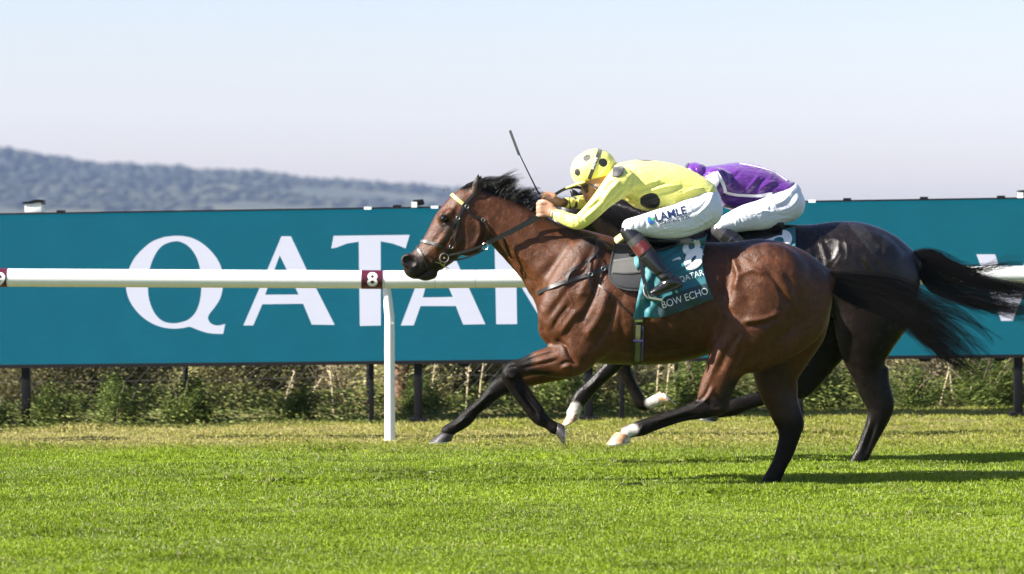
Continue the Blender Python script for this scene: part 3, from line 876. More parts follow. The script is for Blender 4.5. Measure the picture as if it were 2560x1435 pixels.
eye_mat = simple_mat('wet_dark_eye', (.006, .004, .003), rough=.05, spec=.7, coat=.6)
def ball(name, c, r, mat, parent, root, sub=3):
    v, f = ico(sub)
    o = link(name, mesh_np(name, v * r + np.array(c[:]), f, mat=mat))
    return under(o, root)
for sg in (-1, 1):
    h, n_ = drape(HB, 1111, 547, 0.0)
    ball('eye', Vector((h.x, D1 + sg * (D1 - h.y) * -1 if sg > 0 else h.y, h.z)) + Vector((0, -.006 * -sg if sg < 0 else -.006, 0)), .021, eye_mat, horse1, horse1)

def guide_hair(name, root_fn, tips, n, D, mat, seg=11, rad=.0011, wob=1.0, root=None, locks=70, stray=.42):
    """hair between guide polylines [(px,py,dy)...] given top to bottom; strands gather into locks that part towards the tips"""
    G = np.stack([spline(g, seg) for g in tips])
    tt = np.linspace(0, 1, seg)
    lw = RNG.uniform(0, len(tips) - 1, locks); ll = RNG.uniform(.70, 1.06, locks)
    lph = RNG.uniform(0, 6.28, (locks, 3)); lfr = RNG.uniform(2.5, 8, (locks, 1)); lam = RNG.uniform(.3, 1.3, (locks, 1)) * wob
    S = np.zeros((n, seg, 3)); k = RNG.integers(0, locks, n)
    loose = RNG.random(n) < stray
    w = np.clip(lw[k] + RNG.normal(0, .30, n) + loose * RNG.normal(0, .9, n), 0, len(tips) - 1 - 1e-6)
    i = np.clip(w.astype(int), 0, len(tips) - 2); u = (w - i)[:, None, None]
    own = G[i] * (1 - u) + G[i + 1] * u
    i2 = np.clip(lw[k].astype(int), 0, len(tips) - 2); u2 = (lw[k] - i2)[:, None, None]
    core = G[i2] * (1 - u2) + G[i2 + 1] * u2
    pull = np.where(loose, .1, .9)[:, None, None] * sstep(.1, .8, tt)[None, :, None]
    S = own * (1 - pull) + core * pull
    wav = np.stack([np.sin(lph[k, j][:, None] + lfr[k] * tt[None] * (1 + .25 * j)) for j in range(3)], 2) * np.array([9, 15, .016]) * (lam[k] * 1.0)[:, :, None] * (tt ** 1.1)[None, :, None]
    S = S + wav
    S = S + (RNG.normal(0, 1, (n, 1, 3)) * np.array([1.6, 1.6, .012])) * (1 - .5 * tt)[None, :, None]
    S = S + np.where(loose, 1, .15)[:, None, None] * np.stack([np.sin(RNG.uniform(0, 6.28, (n, 1)) + RNG.uniform(2, 9, (n, 1)) * tt[None]) for _ in range(3)], 2) * np.array([12, 18, .02]) * tt[None, :, None]
    ln = ll[k] * RNG.uniform(.75, 1.05, n)
    for j in range(n):
        q = tt * ln[j]
        S[j] = np.stack([np.interp(q, tt, S[j][:, a_]) for a_ in range(3)], 1)
    pts = np.stack([(S[..., 0] - 1280) * (D + S[..., 2]) / FPX, D + S[..., 2], CAMH - (S[..., 1] - HOR) * (D + S[..., 2]) / FPX], -1)
    o = strands(name, None, pts, mat, rad=rad, seg=seg)
    return under(o, root) if root else o

# mane: tufts blown up and back off the crest
def mane(D, crest, tufts, n, root, rad=.0016, locks=75):
    P_ = []
    cr = spline(crest, 60)
    lt = np.sort(RNG.random(locks)); ld = []
    for t in lt:
        j = np.interp(t, np.linspace(0, 1, len(tufts)), np.arange(len(tufts)))
        a = np.array(tufts[int(j)], float); b_ = np.array(tufts[min(int(j) + 1, len(tufts) - 1)], float)
        d = (a * (1 - (j % 1)) + b_ * (j % 1)) * RNG.uniform(.55, 1.15) + RNG.normal(0, 5, 2)
        ld.append((d, RNG.normal(0, 5), RNG.normal(0, .02), RNG.uniform(2, 4)))
    for k in range(n):
        L_ = RNG.integers(0, locks); d, bend, ldy, fq = ld[L_]
        t = np.clip(lt[L_] + RNG.normal(0, .02), 0, .999)
        x, y = cr[int(t * 59)]
        ln = RNG.uniform(.5, 1.04); s = np.linspace(0, 1, 8) * ln
        sp = RNG.normal(0, 3.4, 2)[:, None] * (1 - s * .75)
        px = x + d[0] * s ** 1.15 + bend * np.sin(s * fq) + sp[0]
        py = y + 4 + d[1] * (s ** .62 - .16 * s ** 2) + bend * .7 * np.sin(s * fq + 1) * s + sp[1]
        dy = RNG.normal(0, .012) + (ldy + RNG.normal(0, .006)) * s
        P_.append(np.stack([(px - 1280) * (D + dy) / FPX, D + dy, CAMH - (py - HOR) * (D + dy) / FPX], 1))
    return under(strands('mane', None, np.array(P_), hair_mat, rad=rad), root)
mane(D1, [(1196, 466), (1206, 471), (1240, 486), (1280, 504), (1320, 527), (1352, 546)],
     [(44, -30), (66, -46), (74, -56), (62, -54), (36, -40), (40, -38), (58, -50), (64, -52), (60, -44), (52, -34), (44, -26)], 3200, horse1, rad=.0011)
P_ = []
for k in range(260):                                     # forelock, swept back between the ears
    x = RNG.uniform(1148, 1192); y = np.interp(x, [1146, 1165, 1192], [478, 465, 456])
    s = np.linspace(0, 1, 6); L_ = RNG.uniform(18, 42); dy = RNG.normal(0, .022)
    px = x + L_ * s * .9; py = y - L_ * .30 * s + RNG.normal(0, 2) - 2 * np.sin(3 * s); dyy = dy + s * RNG.normal(0, .01)
    P_.append(np.stack([(px - 1280) * (D1 + dyy) / FPX, D1 + dyy, CAMH - (py - HOR) * (D1 + dyy) / FPX], 1))
under(strands('forelock', None, np.array(P_), hair_mat, rad=.001), horse1)
guide_hair('tail', None, [
    [(2062, 680, 0), (2120, 684, 0), (2204, 684, .0), (2270, 702, .02), (2330, 735, .02), (2420, 760, .02), (2486, 846, .03)],
    [(2064, 684, 0), (2137, 700, 0), (2210, 716, 0), (2290, 760, 0), (2370, 800, 0), (2440, 845, 0), (2495, 880, .02)],
    [(2066, 690, 0), (2137, 708, 0), (2210, 730, 0), (2290, 775, 0), (2360, 830, -.01), (2425, 895, -.01), (2474, 956, 0)],
    [(2066, 696, 0), (2130, 718, 0), (2205, 742, 0), (2280, 790, -.02), (2350, 850, -.02), (2415, 910, -.02), (2472, 958, 0)],
    [(2068, 704, 0), (2130, 728, 0), (2200, 752, 0), (2270, 795, -.02), (2340, 860, -.02), (2400, 915, -.02), (2455, 955, 0)],
    [(2070, 712, 0), (2120, 738, 0), (2180, 756, 0), (2240, 782, 0), (2300, 830, 0), (2370, 895, -.02), (2440, 945, -.02)], [(2070, 716, 0), (2105, 745, 0), (2150, 762, 0), (2200, 776, 0), (2260, 812, 0), (2330, 870, -.02), (2400, 925, -.02)]], 1900, D1, hair_mat, seg=13, rad=.0012, root=horse1, locks=60, wob=1.5)
# ------------------------------------------------------------------ tack of the near horse
def thing(name, label, cat, loc, group=None):
    o = bpy.data.objects.new(name, None); COL.objects.link(o)
    o.empty_display_size = .2
    o.location = loc; o['label'] = label; o['category'] = cat
    if group: o['group'] = group
    return o
leather = simple_mat('black_leather', (.008, .0075, .007), rough=.38, noise=.3, nscale=80, bump=.15, bscale=400)
grey_leather = simple_mat('pale_worn_leather', (.045, .043, .042), rough=.4, noise=.25, nscale=60)
steel = simple_mat('bit_steel', (.62, .60, .55), rough=.25, metal=1.0)
brass = simple_mat('bit_brass', (.55, .45, .20), rough=.3, metal=1.0)
yel_band = simple_mat('yellow_band', (.50, .42, .11), rough=.5, noise=.15)
white_band = simple_mat('white_band', (.42, .38, .18), rough=.5)
def islands(nv, faces):
    par = list(range(nv))
    def find(i):
        while par[i] != i:
            par[i] = par[par[i]]; i = par[i]
        return i
    for f in faces:
        r = find(f[0])
        for q in f[1:]: par[find(q)] = r
    return [find(i) for i in range(nv)]
def piece(name, mb, mat, root, parent=None, bevel=0.0, label=None):
    """every separate piece of the collected shape becomes a part of its own"""
    lab = islands(len(mb.v), mb.f); first = None
    for k in sorted(set(lab)):
        ids = [i for i in range(len(mb.v)) if lab[i] == k]; mp = {g: i for i, g in enumerate(ids)}
        sub = MB(); sub.v = [mb.v[i] for i in ids]; sub.f = [tuple(mp[q] for q in f) for f in mb.f if lab[f[0]] == k]
        o = link(name, sub.mesh(name, mat, bevel=bevel))
        under(o, root)
        if parent is not None:
            o.parent = parent; o.matrix_parent_inverse = Matrix.Identity(4)
        if label: o['label'] = label
        first = first or o
    return first
def ring(c, r, rad, n=20, axis=(0, 1, 0)):
    ax = Vector(axis).normalized(); a = ax.orthogonal().normalized(); b_ = ax.cross(a)
    return [c + (a * math.cos(2 * math.pi * k / n) + b_ * math.sin(2 * math.pi * k / n)) * r for k in range(n)]
br = thing('bridle', 'black bridle with yellow and white browband on the near bay head', 'bridle', P(1110, 643, D1))
px1 = D1 / FPX
for k in range(9):                                        # browband in alternating segments
    t0, t1 = k / 9, (k + .86) / 9
    mb = MB(); A = (1127, 485); B = (1158, 511)
    q = lambda t: (A[0] + (B[0] - A[0]) * t, A[1] + (B[1] - A[1]) * t)
    strap(mb, HB, [q(t0), q((t0 + t1) / 2), q(t1)], 9, off=.004, thick=.006, n=4, mirror=True)
    if mb.v: piece('browband_segment', mb, yel_band if k % 2 else white_band, br)
mb = MB(); strap(mb, HB, [(1126, 484), (1142, 498), (1168, 518)], 6, off=.001, thick=.004, mirror=True); piece('browband', mb, leather, br)
mb = MB(); strap(mb, HB, [(1199, 474), (1184, 486), (1167, 506), (1145, 544)], 7, mirror=True); piece('headpiece', mb, leather, br)
mb = MB(); strap(mb, HB, [(1145, 544), (1128, 572), (1106, 608)], 6.5, mirror=True); strap(mb, HB, [(1147, 546), (1140, 580), (1128, 615), (1112, 638)], 5.5, mirror=True); piece('cheekpiece', mb, leather, br)
mb = MB(); strap(mb, HB, [(1166, 520), (1180, 540), (1208, 549), (1224, 574), (1226, 597)], 4, mirror=True); piece('throatlatch', mb, leather, br)
mb = MB(); strap(mb, HB, [(1046, 611), (1056, 604), (1077, 607), (1104, 616)], 7.5, thick=.006, mirror=True); piece('noseband', mb, grey_leather, br)
mb = MB(); strap(mb, HB, [(1102, 613), (1122, 628), (1136, 648)], 6, mirror=True); piece('noseband_strap', mb, leather, br)
mb = MB(); strap(mb, HB, [(1043, 618), (1049, 629), (1058, 642), (1066, 660), (1074, 680)], 6, mirror=True); piece('flash_strap', mb, leather, br)
h, n_ = drape(HB, 1110, 643, .012)
mb = MB().tube(ring(h, 11 * px1, .002), .0028, 8, closed=True); mb.tube(ring(Vector((h.x, 2 * D1 - h.y, h.z)), 11 * px1, .002), .0028, 8, closed=True)
mb.tube([h, Vector((h.x - .01, D1, h.z)), Vector((h.x, 2 * D1 - h.y, h.z))], .006, 8); piece('bit_ring', mb, steel, br)
mb = MB()
for a, b_ in (((1086, 652), (1108, 659)), ((1096, 645), (1104, 662)), ((1104, 660), (1122, 671)), ((1112, 652), (1108, 672)), ((1106, 668), (1119, 677))):
    p0 = drape(HB, *a, .014, default=-.05)[0]; p1 = drape(HB, *b_, .014, default=-.05)[0]
    mb.tube([p0, p0.lerp(p1, .5) + Vector((0, -.006, 0)), p1], .0028, 6)
piece('bit_cheek', mb, brass, br)
mb = MB()
for a in ((1145, 545), (1128, 616), (1167, 517), (1209, 549)):
    h2, _ = drape(HB, *a, .008)
    mb.tube(ring(h2, 4.5 * px1, .001, 10), .0016, 6, closed=True)
piece('buckle', mb, steel, br)
mb = MB(); strap(mb, HB, [(1121, 638, -.072), (1162, 629, -.092), (1204, 615, -.104), (1232, 601, -.11)], [5.5, 6, 7, 8], n=16, thick=.004, mirror=True)
strap(mb, HB, [(1226, 604, -.11), (1291, 572, -.118), (1340, 547, -.128), (1362, 536, -.132)], [10, 13, 13, 12], n=16, thick=.007)
strap(mb, HB, [(1226, 604, -.11), (1291, 572, -.118), (1340, 540, -.1), (1372, 508, -.05)], [10, 12, 12, 10], n=16, thick=.007, mirror=True)
piece('rein', mb, leather, br)
mb = MB(); strap(mb, HB, [(1366, 499, .02), (1385, 488, .03), (1412, 472, .06), (1440, 467, .10), (1462, 474, .13)], 7.5, n=16, thick=.006); piece('rein_loop', mb, leather, br)
mb = MB().tube(ring(P(1213, 616, D1 - .108), 8 * px1, .001, 16, (0.3, 1, 0)), .0026, 6, closed=True); piece('martingale_ring', mb, steel, br)
mb = MB(); strap(mb, HB, [(1121, 653, -.06), (1165, 645, -.06), (1200, 630, -.09), (1212, 622, -.1)], 4.5, n=12); strap(mb, HB, [(1256, 594), (1264, 615), (1274, 640)], 4.5, n=10, default=-.08); piece('martingale_strap', mb, leather, br)

bp_ = thing('breastplate', 'black leather breast strap round the chest of the near bay', 'harness', P(1342, 733, D1))
mb = MB(); strap(mb, HB, [(1345, 733), (1379, 718), (1417, 704), (1472, 688), (1507, 675), (1545, 660), (1585, 646)], [9.5, 9, 8.5, 8.5, 8], off=.005, thick=.005, n=40, mirror=True); piece('breast_strap', mb, leather, bp_)
mb = MB(); strap(mb, HB, [(1417, 703), (1421, 690), (1430, 677), (1450, 664), (1476, 649), (1490, 632), (1491, 612), (1486, 596)], 6.5, off=.008, thick=.004, n=40, mirror=True); piece('neck_strap', mb, leather, bp_)
mb = MB(); strap(mb, HB, [(1476, 650), (1470, 676), (1472, 700), (1478, 722), (1490, 736)], 4.5, off=.014, thick=.003, n=24); strap(mb, HB, [(1492, 640), (1500, 672), (1490, 690), (1492, 706), (1530, 742), (1582, 790)], 3.2, off=.01, thick=.003, n=40)
piece('hanging_strap', mb, leather, bp_)
mb = MB(); strap(mb, HB, [(1484, 683), (1505, 675), (1530, 666)], 13, off=.010, thick=.004, n=14); piece('buckle_loop', mb, leather, bp_)
mb = MB()
for a in ((1476, 686), (1508, 674)):
    h2, _ = drape(HB, *a, .017); mb.tube(ring(h2, 5 * px1, .001, 10), .0018, 6, closed=True)
piece('buckle', mb, steel, bp_)

# saddle, pad and cloth
def coons(T, R, B, L, nu, nv):
    """px grid between four edge polylines (T,B left to right; L,R top to bottom)"""
    t = spline(T, nu); b_ = spline(B, nu); l = spline(L, nv); r = spline(R, nv)
    u = np.linspace(0, 1, nu)[None, :, None]; v = np.linspace(0, 1, nv)[:, None, None]
    return (1 - v) * t[None] + v * b_[None] + (1 - u) * l[:, None] + u * r[:, None] - ((1 - u) * (1 - v) * t[0] + u * (1 - v) * t[-1] + (1 - u) * v * b_[0] + u * v * b_[-1])
def drape_sheet(G, bvh, D, off, thick, wr=None, default=-.16, relax=4):
    nv, nu, _ = G.shape
    Y = np.full((nv, nu), np.nan); 
    for i in range(nv):
        for j in range(nu):
            h, n = drape(bvh, G[i, j, 0], G[i, j, 1], 0, D)
            if h is not None: Y[i, j] = h.y - D
    Y = np.where(np.isnan(Y), default, Y)
    Y0 = Y.copy()
    for _ in range(relax):
        Z = np.pad(Y, 1, mode='edge'); Y = np.minimum((Z[:-2, 1:-1] + Z[2:, 1:-1] + Z[1:-1, :-2] + Z[1:-1, 2:]) / 4, Y0)
    if wr is not None: Y = Y - wr(G)
    Y = Y - off
    P3 = np.stack([(G[..., 0] - 1280) * (D + Y) / FPX, D + Y, CAMH - (G[..., 1] - HOR) * (D + Y) / FPX], -1)
    nn = np.cross(np.gradient(P3, axis=1), np.gradient(P3, axis=0)); nn /= np.linalg.norm(nn, axis=2, keepdims=True) + 1e-12
    nn[nn[..., 1] > 0] *= -1
    return sheet(P3, nn, thick)
def cloth_mat(name, color, rough=.6, sheen=.3, weave=900, noise=.08):
    return simple_mat(name, color, rough=rough, noise=noise, nscale=18, bump=.25, bscale=weave, sheen=sheen)
sd = thing('saddle', 'black racing saddle with grey pad and elastic girth under the yellow rider', 'saddle', P(1620, 620, D1))
pad_dark = cloth_mat('navy_pad', (.008, .009, .013)); pad_grey = cloth_mat('grey_pad', (.085, .082, .078)); pad_cream = cloth_mat('cream_pad', (.50, .42, .18))
def draped(name, T, R, B, L, nu, nv, mat, root, off, thick, wr=None, bvh=None, D=D1, default=-.16, mirror=False):
    V, F = drape_sheet(coons(T, R, B, L, nu, nv), bvh or HB, D, off, thick, wr, default)
    if mirror:
        V2 = V.copy(); V2[:, 1] = 2 * D - V2[:, 1]
        under(link(name, mesh_np(name, V2, F[:, ::-1], mat=mat)), root)
    return under(link(name, mesh_np(name, V, F, mat=mat)), root)
draped('pad', [(1537, 612), (1575, 612), (1625, 612)], [(1625, 612), (1625, 660), (1625, 726)], [(1540, 717), (1575, 724), (1625, 726)], [(1537, 612), (1527, 660), (1526, 695), (1540, 717)], 18, 18, pad_dark, sd, .010, .014, mirror=True)
draped('pad_band', [(1534, 650), (1575, 644), (1612, 640)], [(1612, 640), (1612, 682)], [(1529, 684), (1575, 686), (1612, 682)], [(1534, 650), (1529, 684)], 14, 8, pad_grey, sd, .0255, .003, mirror=True)
mb = MB(); strap(mb, HB, [(1534, 614), (1526, 660), (1524, 695), (1540, 718), (1575, 726), (1610, 727)], 4, off=.02, thick=.006, n=40, mirror=True); piece('pad_piping', mb, grey_leather, sd)
draped('seat', [(1570, 598), (1630, 597), (1700, 601)], [(1700, 601), (1690, 616)], [(1572, 640), (1630, 634), (1690, 616)], [(1570, 598), (1572, 640)], 20, 8, leather, sd, .04, .012, mirror=True)
V = Clay(D1, (1520, 560), (1730, 640), .2, .007)
V.add([(1545, 604, 0, 14, .10), (1562, 595, 0, 15, .09), (1585, 596, 0, 14, .07)], k=.02)
v_, f_ = V.net(); under(link('pommel_pad', mesh_np('pommel_pad', smooth_mesh(v_, f_, 4), f_, mat=pad_cream)), sd)
V = Clay(D1, (1650, 560), (1760, 640), .25, .007)
V.add([(1692, 604, -.1, 10, .05), (1712, 602, -.1, 10, .06), (1730, 606, -.1, 8, .04)], k=.02)
v_, f_ = V.net(); under(link('sheepskin', mesh_np('sheepskin', smooth_mesh(v_, f_, 2), f_, mat=simple_mat('grey_sheepskin', (.28, .26, .24), rough=.9, noise=.5, nscale=160, bump=.8, bscale=250))), sd)
gm = cloth_mat('girth_elastic', (.09, .10, .03), noise=.3); purple_b = cloth_mat('girth_stripe', (.08, .06, .30))
mb = MB(); strap(mb, HB, [(1597, 786), (1596, 830), (1595, 870), (1593, 908)], 24, off=.004, thick=.005, n=30, mirror=True); g_ = piece('girth', mb, leather, sd)
mb = MB(); strap(mb, HB, [(1596, 812), (1595, 850), (1593, 900)], 12, off=.0092, thick=.002, n=24, mirror=True); piece('girth_elastic', mb, gm, sd, parent=g_)
mb = MB(); strap(mb, HB, [(1583, 849), (1595, 851), (1608, 850)], 5, off=.012, thick=.002, n=8); strap(mb, HB, [(1607, 815), (1607, 850), (1605, 898)], 3, off=.0094, thick=.002, n=20); piece('girth_stripe', mb, purple_b, sd, parent=g_)
mb = MB(); strap(mb, HB, [(1586, 801), (1596, 801), (1607, 801)], 6, off=.012, thick=.003, n=8); piece('girth_buckle', mb, steel, sd, parent=g_)

teal = cloth_mat('teal_saddle_cloth', (.005, .125, .148), rough=.5, sheen=.25)
teal_shaded = cloth_mat('shaded_teal_panel', (.003, .032, .042), rough=.5)  # lower panel behind the name, its teal darkened with painted shade
white_print = simple_mat('white_print', (.78, .78, .76), rough=.5)
def wr1(G):
    x, y = G[..., 0], G[..., 1]
    near = np.exp(-((x - 1600) / 45) ** 2)
    return near * (.014 * np.sin((x * .9 + y * .35) / 5.5) + .008 * np.sin((x * .6 - y * .5) / 4)) + .006 * np.sin((x * .5 + y) / 14) + .004 * np.sin((x * .3 - y * .8) / 7 + x / 40) + .010 * np.exp(-((x - 1690) / 30) ** 2 - ((y - 645) / 40) ** 2) * np.sin((x + 1.6 * y) / 5.0)
sc_ = thing('saddle_cloth', 'teal saddle cloth with a white number 8 on the near bay', 'saddle cloth', P(1690, 700, D1))
SG = coons([(1592, 606), (1680, 606), (1752, 596), (1768, 586)], [(1768, 586), (1760, 622), (1757, 664), (1768, 709), (1783, 746)], [(1583, 798), (1613, 793), (1649, 794), (1714, 773), (1783, 746)], [(1592, 606), (1586, 655), (1602, 697), (1595, 742), (1583, 798)], 56, 56)
V, F = drape_sheet(SG, HB, D1, .032, .004, wr1, default=-.13, relax=6)
cl_ = under(link('cloth', mesh_np('cloth', V, F, mat=teal)), sc_)
CB = bvh_of(V, F)
def print_mesh(name, V2, tris, bvh, mat, root, D=D1, off=.0025, cut=5.0, parent=None):
    """flat print: px-space polygons split small and laid on a surface"""
    bm = bmesh.new()
    vv = [bm.verts.new((p[0], p[1], 0)) for p in V2]
    for t in tris:
        try: bm.faces.new([vv[i] for i in t])
        except ValueError: pass
    for _ in range(5):
        ed = [e for e in bm.edges if e.calc_length() > cut]
        if not ed: break
        bmesh.ops.subdivide_edges(bm, edges=ed, cuts=1)
        bmesh.ops.triangulate(bm, faces=bm.faces)
    last = None
    bm.verts.ensure_lookup_table()
    ok = {}
    for v in bm.verts:
        h, n = drape(bvh, v.co.x, v.co.y, off, D)
        ok[v] = h
    bmesh.ops.delete(bm, geom=[v for v in bm.verts if ok[v] is None], context='VERTS')
    for v in bm.verts: v.co = ok[v]
    me = bpy.data.meshes.new(name); bm.to_mesh(me); bm.free(); me.materials.append(mat)
    o = under(link(name, me), root)
    if parent is not None:
        o.parent = parent; o.matrix_parent_inverse = Matrix.Identity(4)
    return o
def annulus(cx, cy, a, b_, rot, ia, ib, n=28, dx=0, dy=0):
    V2 = []; T = []
    cr, sr = math.cos(rot), math.sin(rot)
    for k in range(n):
        th = 2 * math.pi * k / n
        for (p, q, ox, oy) in ((a, b_, 0, 0), (ia, ib, dx, dy)):
            x, y = p * math.cos(th), q * math.sin(th)
            V2.append((cx + ox + x * cr - y * sr, cy + oy + x * sr + y * cr))
    for k in range(n):
        j = (k + 1) % n
        T += [(2 * k, 2 * j, 2 * j + 1), (2 * k, 2 * j + 1, 2 * k + 1)]
    return V2, T
def disc(cx, cy, a, b_, rot=0, n=28):
    cr, sr = math.cos(rot), math.sin(rot)
    V2 = [(cx, cy)] + [(cx + a * math.cos(2 * math.pi * k / n) * cr - b_ * math.sin(2 * math.pi * k / n) * sr, cy + a * math.cos(2 * math.pi * k / n) * sr + b_ * math.sin(2 * math.pi * k / n) * cr) for k in range(n)]
    return V2, [(0, 1 + k, 1 + (k + 1) % n) for k in range(n)]
def text_px(body, p0, p1, cap, slant=0.0, bold=0.0, extent=None):
    """lettering from p0 to p1 (photograph px baseline), cap height in px -> (verts, tris)"""
    cu = bpy.data.curves.new('lettering', 'FONT'); cu.body = body; cu.size = 1.0; cu.offset = bold
    cu.fill_mode = 'FRONT'; cu.resolution_u = 4
    ob = bpy.data.objects.new('lettering', cu); COL.objects.link(ob)
    bpy.context.view_layer.update()
    me = ob.evaluated_get(bpy.context.evaluated_depsgraph_get()).to_mesh()
    v = np.array([q.co[:] for q in me.vertices]); t = [tuple(f.vertices) for f in me.polygons]
    bpy.data.objects.remove(ob); bpy.data.curves.remove(cu)
    w0, w1 = v[:, 0].min(), v[:, 0].max(); hgt = v[:, 1].max() - min(0, v[:, 1].min()) * 0
    d = np.array(p1, float) - np.array(p0, float); L = np.linalg.norm(d); d /= L
    up = np.array([d[1], -d[0]]); up = up * math.cos(slant) + d * math.sin(slant)
    x = (v[:, 0] - w0) / (w1 - w0) * L; y = v[:, 1] / hgt * cap
    return np.array(p0)[None] + x[:, None] * d + y[:, None] * up, t
r_ = math.radians(-38)
V2a, Ta = annulus(1729, 617, 25, 18, r_, 8.5, 7.5); print_mesh('number_loop', V2a, Ta, CB, white_print, sc_, off=.003)
V2b, Tb = annulus(1735, 648, 31, 21, r_ - .25, 10, 3.5, dx=-1, dy=0); print_mesh('number_loop', V2b, Tb, CB, white_print, sc_, off=.0045)
pan = SG
V2 = [(1640, 766), (1663, 742), (1720, 722), (1768, 707), (1783, 747), (1714, 774), (1648, 796)]
print_mesh('name_panel', V2, [tuple(range(7))], CB, teal_shaded, sc_, off=.003)
V2, T = text_px('BOW ECHO', (1658, 771), (1771, 734), 17); print_mesh('lettering', V2, T, CB, white_print, sc_, off=.006)
V2, T = text_px('QATAR', (1700, 706), (1760, 688), 15); print_mesh('lettering', V2, T, CB, white_print, sc_, off=.0055)
V2 = [(1680, 649), (1700, 644), (1702, 649), (1682, 655)]; print_mesh('emblem_stripe', V2, [(0, 1, 2, 3)], CB, white_print, sc_, off=.006)
# ------------------------------------------------------------------ near rider
def spot_mat(name, base, spots, spot_col, rough=.45, sheen=.3, extra=None, bump=.3, noise=.06):
    """fabric with round printed spots: each spot is (centre, radius) in the place"""
    m = simple_mat(name, base, rough=rough, noise=noise, nscale=14, bump=bump, bscale=700, sheen=sheen)
    nt = m.node_tree; b = nt.nodes['Principled BSDF']
    src = b.inputs['Base Color'].links[0].from_socket
    tc = N(nt, 'ShaderNodeTexCoord')
    for c, r, cl in spots:
        d = N(nt, 'ShaderNodeVectorMath', operation='DISTANCE'); d.inputs[1].default_value = tuple(c)
        nt.links.new(tc.outputs['Object'], d.inputs[0])
        mr = N(nt, 'ShaderNodeMapRange', i_1=r - .0015, i_2=r + .0015, i_3=1.0, i_4=0.0); nt.links.new(d.outputs['Value'], mr.inputs[0])
        mx = N(nt, 'ShaderNodeMix', data_type='RGBA'); nt.links.new(mr.outputs[0], mx.inputs[0]); nt.links.new(src, mx.inputs[6]); mx.inputs[7].default_value = col4(cl)
        src = mx.outputs[2]
    nt.links.new(src, b.inputs['Base Color'])
    # cloth folds
    return m
def folds(m, scale=9.0, strength=.5, dist=.02, stretch=(1, 1, 1)):
    """soft creases in a fabric, under its weave"""
    nt = m.node_tree; b = nt.nodes['Principled BSDF']
    tc = N(nt, 'ShaderNodeTexCoord'); mp = N(nt, 'ShaderNodeMapping'); mp.inputs['Scale'].default_value = stretch; mp.inputs['Rotation'].default_value = (0, .5, 0)
    nz = N(nt, 'ShaderNodeTexNoise', i_Scale=scale, i_Detail=2.0, i_Distortion=.8)
    nt.links.new(tc.outputs['Object'], mp.inputs[0]); nt.links.new(mp.outputs[0], nz.inputs['Vector'])
    bp = N(nt, 'ShaderNodeBump', i_Strength=strength, i_Distance=dist); nt.links.new(nz.outputs['Fac'], bp.inputs['Height'])
    old = b.inputs['Normal'].links[0].from_node if b.inputs['Normal'].links else None
    if old is not None: nt.links.new(bp.outputs[0], old.inputs['Normal'])
    else: nt.links.new(bp.outputs[0], b.inputs['Normal'])
    return m
def clay_obj(name, clay, mat, root, it=4, strokes=None, color_fn=None, parent=None):
    V, F = clay.net(); V = smooth_mesh(V, F, it, .55)
    if strokes: V = sculpt(V, F, clay.D, strokes)
    colors = color_fn(to_px(V), V[:, 1] - clay.D, V) if color_fn else None
    o = under(link(name, mesh_np(name, V, F, mat=mat, colors=colors)), root)
    if parent is not None:
        o.parent = parent; o.matrix_parent_inverse = Matrix.Identity(4)
    return o, V, F
def vcol_mat(name, rough=.5, noise=.12, nscale=60, bump=.15, bscale=300, coat=0.0, spec=.5, sss=0.0):
    m = simple_mat(name, (1, 1, 1), rough=rough, noise=noise, nscale=nscale, bump=bump, bscale=bscale, coat=coat, spec=spec)
    nt = m.node_tree; b = nt.nodes['Principled BSDF']
    at = N(nt, 'ShaderNodeAttribute', attribute_name='Col')
    old = b.inputs['Base Color'].links[0].from_socket
    mu = N(nt, 'ShaderNodeVectorMath', operation='MULTIPLY'); nt.links.new(old, mu.inputs[0]); nt.links.new(at.outputs['Color'], mu.inputs[1]); nt.links.new(mu.outputs[0], b.inputs['Base Color'])
    b.inputs['Subsurface Weight'].default_value = sss; b.inputs['Subsurface Radius'].default_value = (.01, .004, .002); b.inputs['Subsurface Scale'].default_value = .5
    return m
skin = vcol_mat('skin', rough=.5, noise=.10, nscale=40, bump=.1, bscale=260, sss=.08)

ri1 = thing('person', 'jockey in yellow silks with black spots crouched low over the near bay horse', 'person', P(1760, 540, D1))
ri1['group'] = 'jockeys riding the racehorses'
# body: one continuous figure under the clothes
bd = Clay(D1, (1328, 362), (1830, 770), .42, .0062)
bd.add([(1490, 425, 0, 38, .078), (1488, 442, 0, 40, .078), (1482, 462, 0, 30, .066), (1477, 482, 0, 20, .052), (1475, 494, 0, 14, .040)], k=.02)   # skull to chin
bd.add([(1470, 452, 0, 7, .06), (1462, 468, 0, 5, .016), (1457, 478, 0, 4.5, .016), (1463, 483, 0, 4, .014)], k=.012)                               # brow and nose
bd.add([(1463, 489, 0, 4.5, .026), (1466, 496, 0, 4.5, .024), (1472, 503, 0, 7, .026)], k=.008)                                                      # lips, chin
bd.cut([(1462, 468, -.03, 5, .014)], k=.006); bd.cut([(1462, 468, .03, 5, .014)], k=.006); bd.cut([(1460, 493, 0, 2.2, .022)], k=.003)
bd.add_mirror([(1496, 468, -.072, 10, .012), (1499, 458, -.074, 9, .01)], k=.008)                                                                     # ears
bd.add([(1500, 455, 0, 26, .058), (1535, 440, 0, 27, .06), (1565, 448, 0, 34, .10)], k=.03)                                                            # neck
bd.add([(1570, 455, 0, 40, .16), (1620, 460, 0, 46, .145), (1680, 466, 0, 40, .13), (1726, 490, 0, 28, .12), (1756, 518, 0, 26, .11)], k=.04)           # trunk
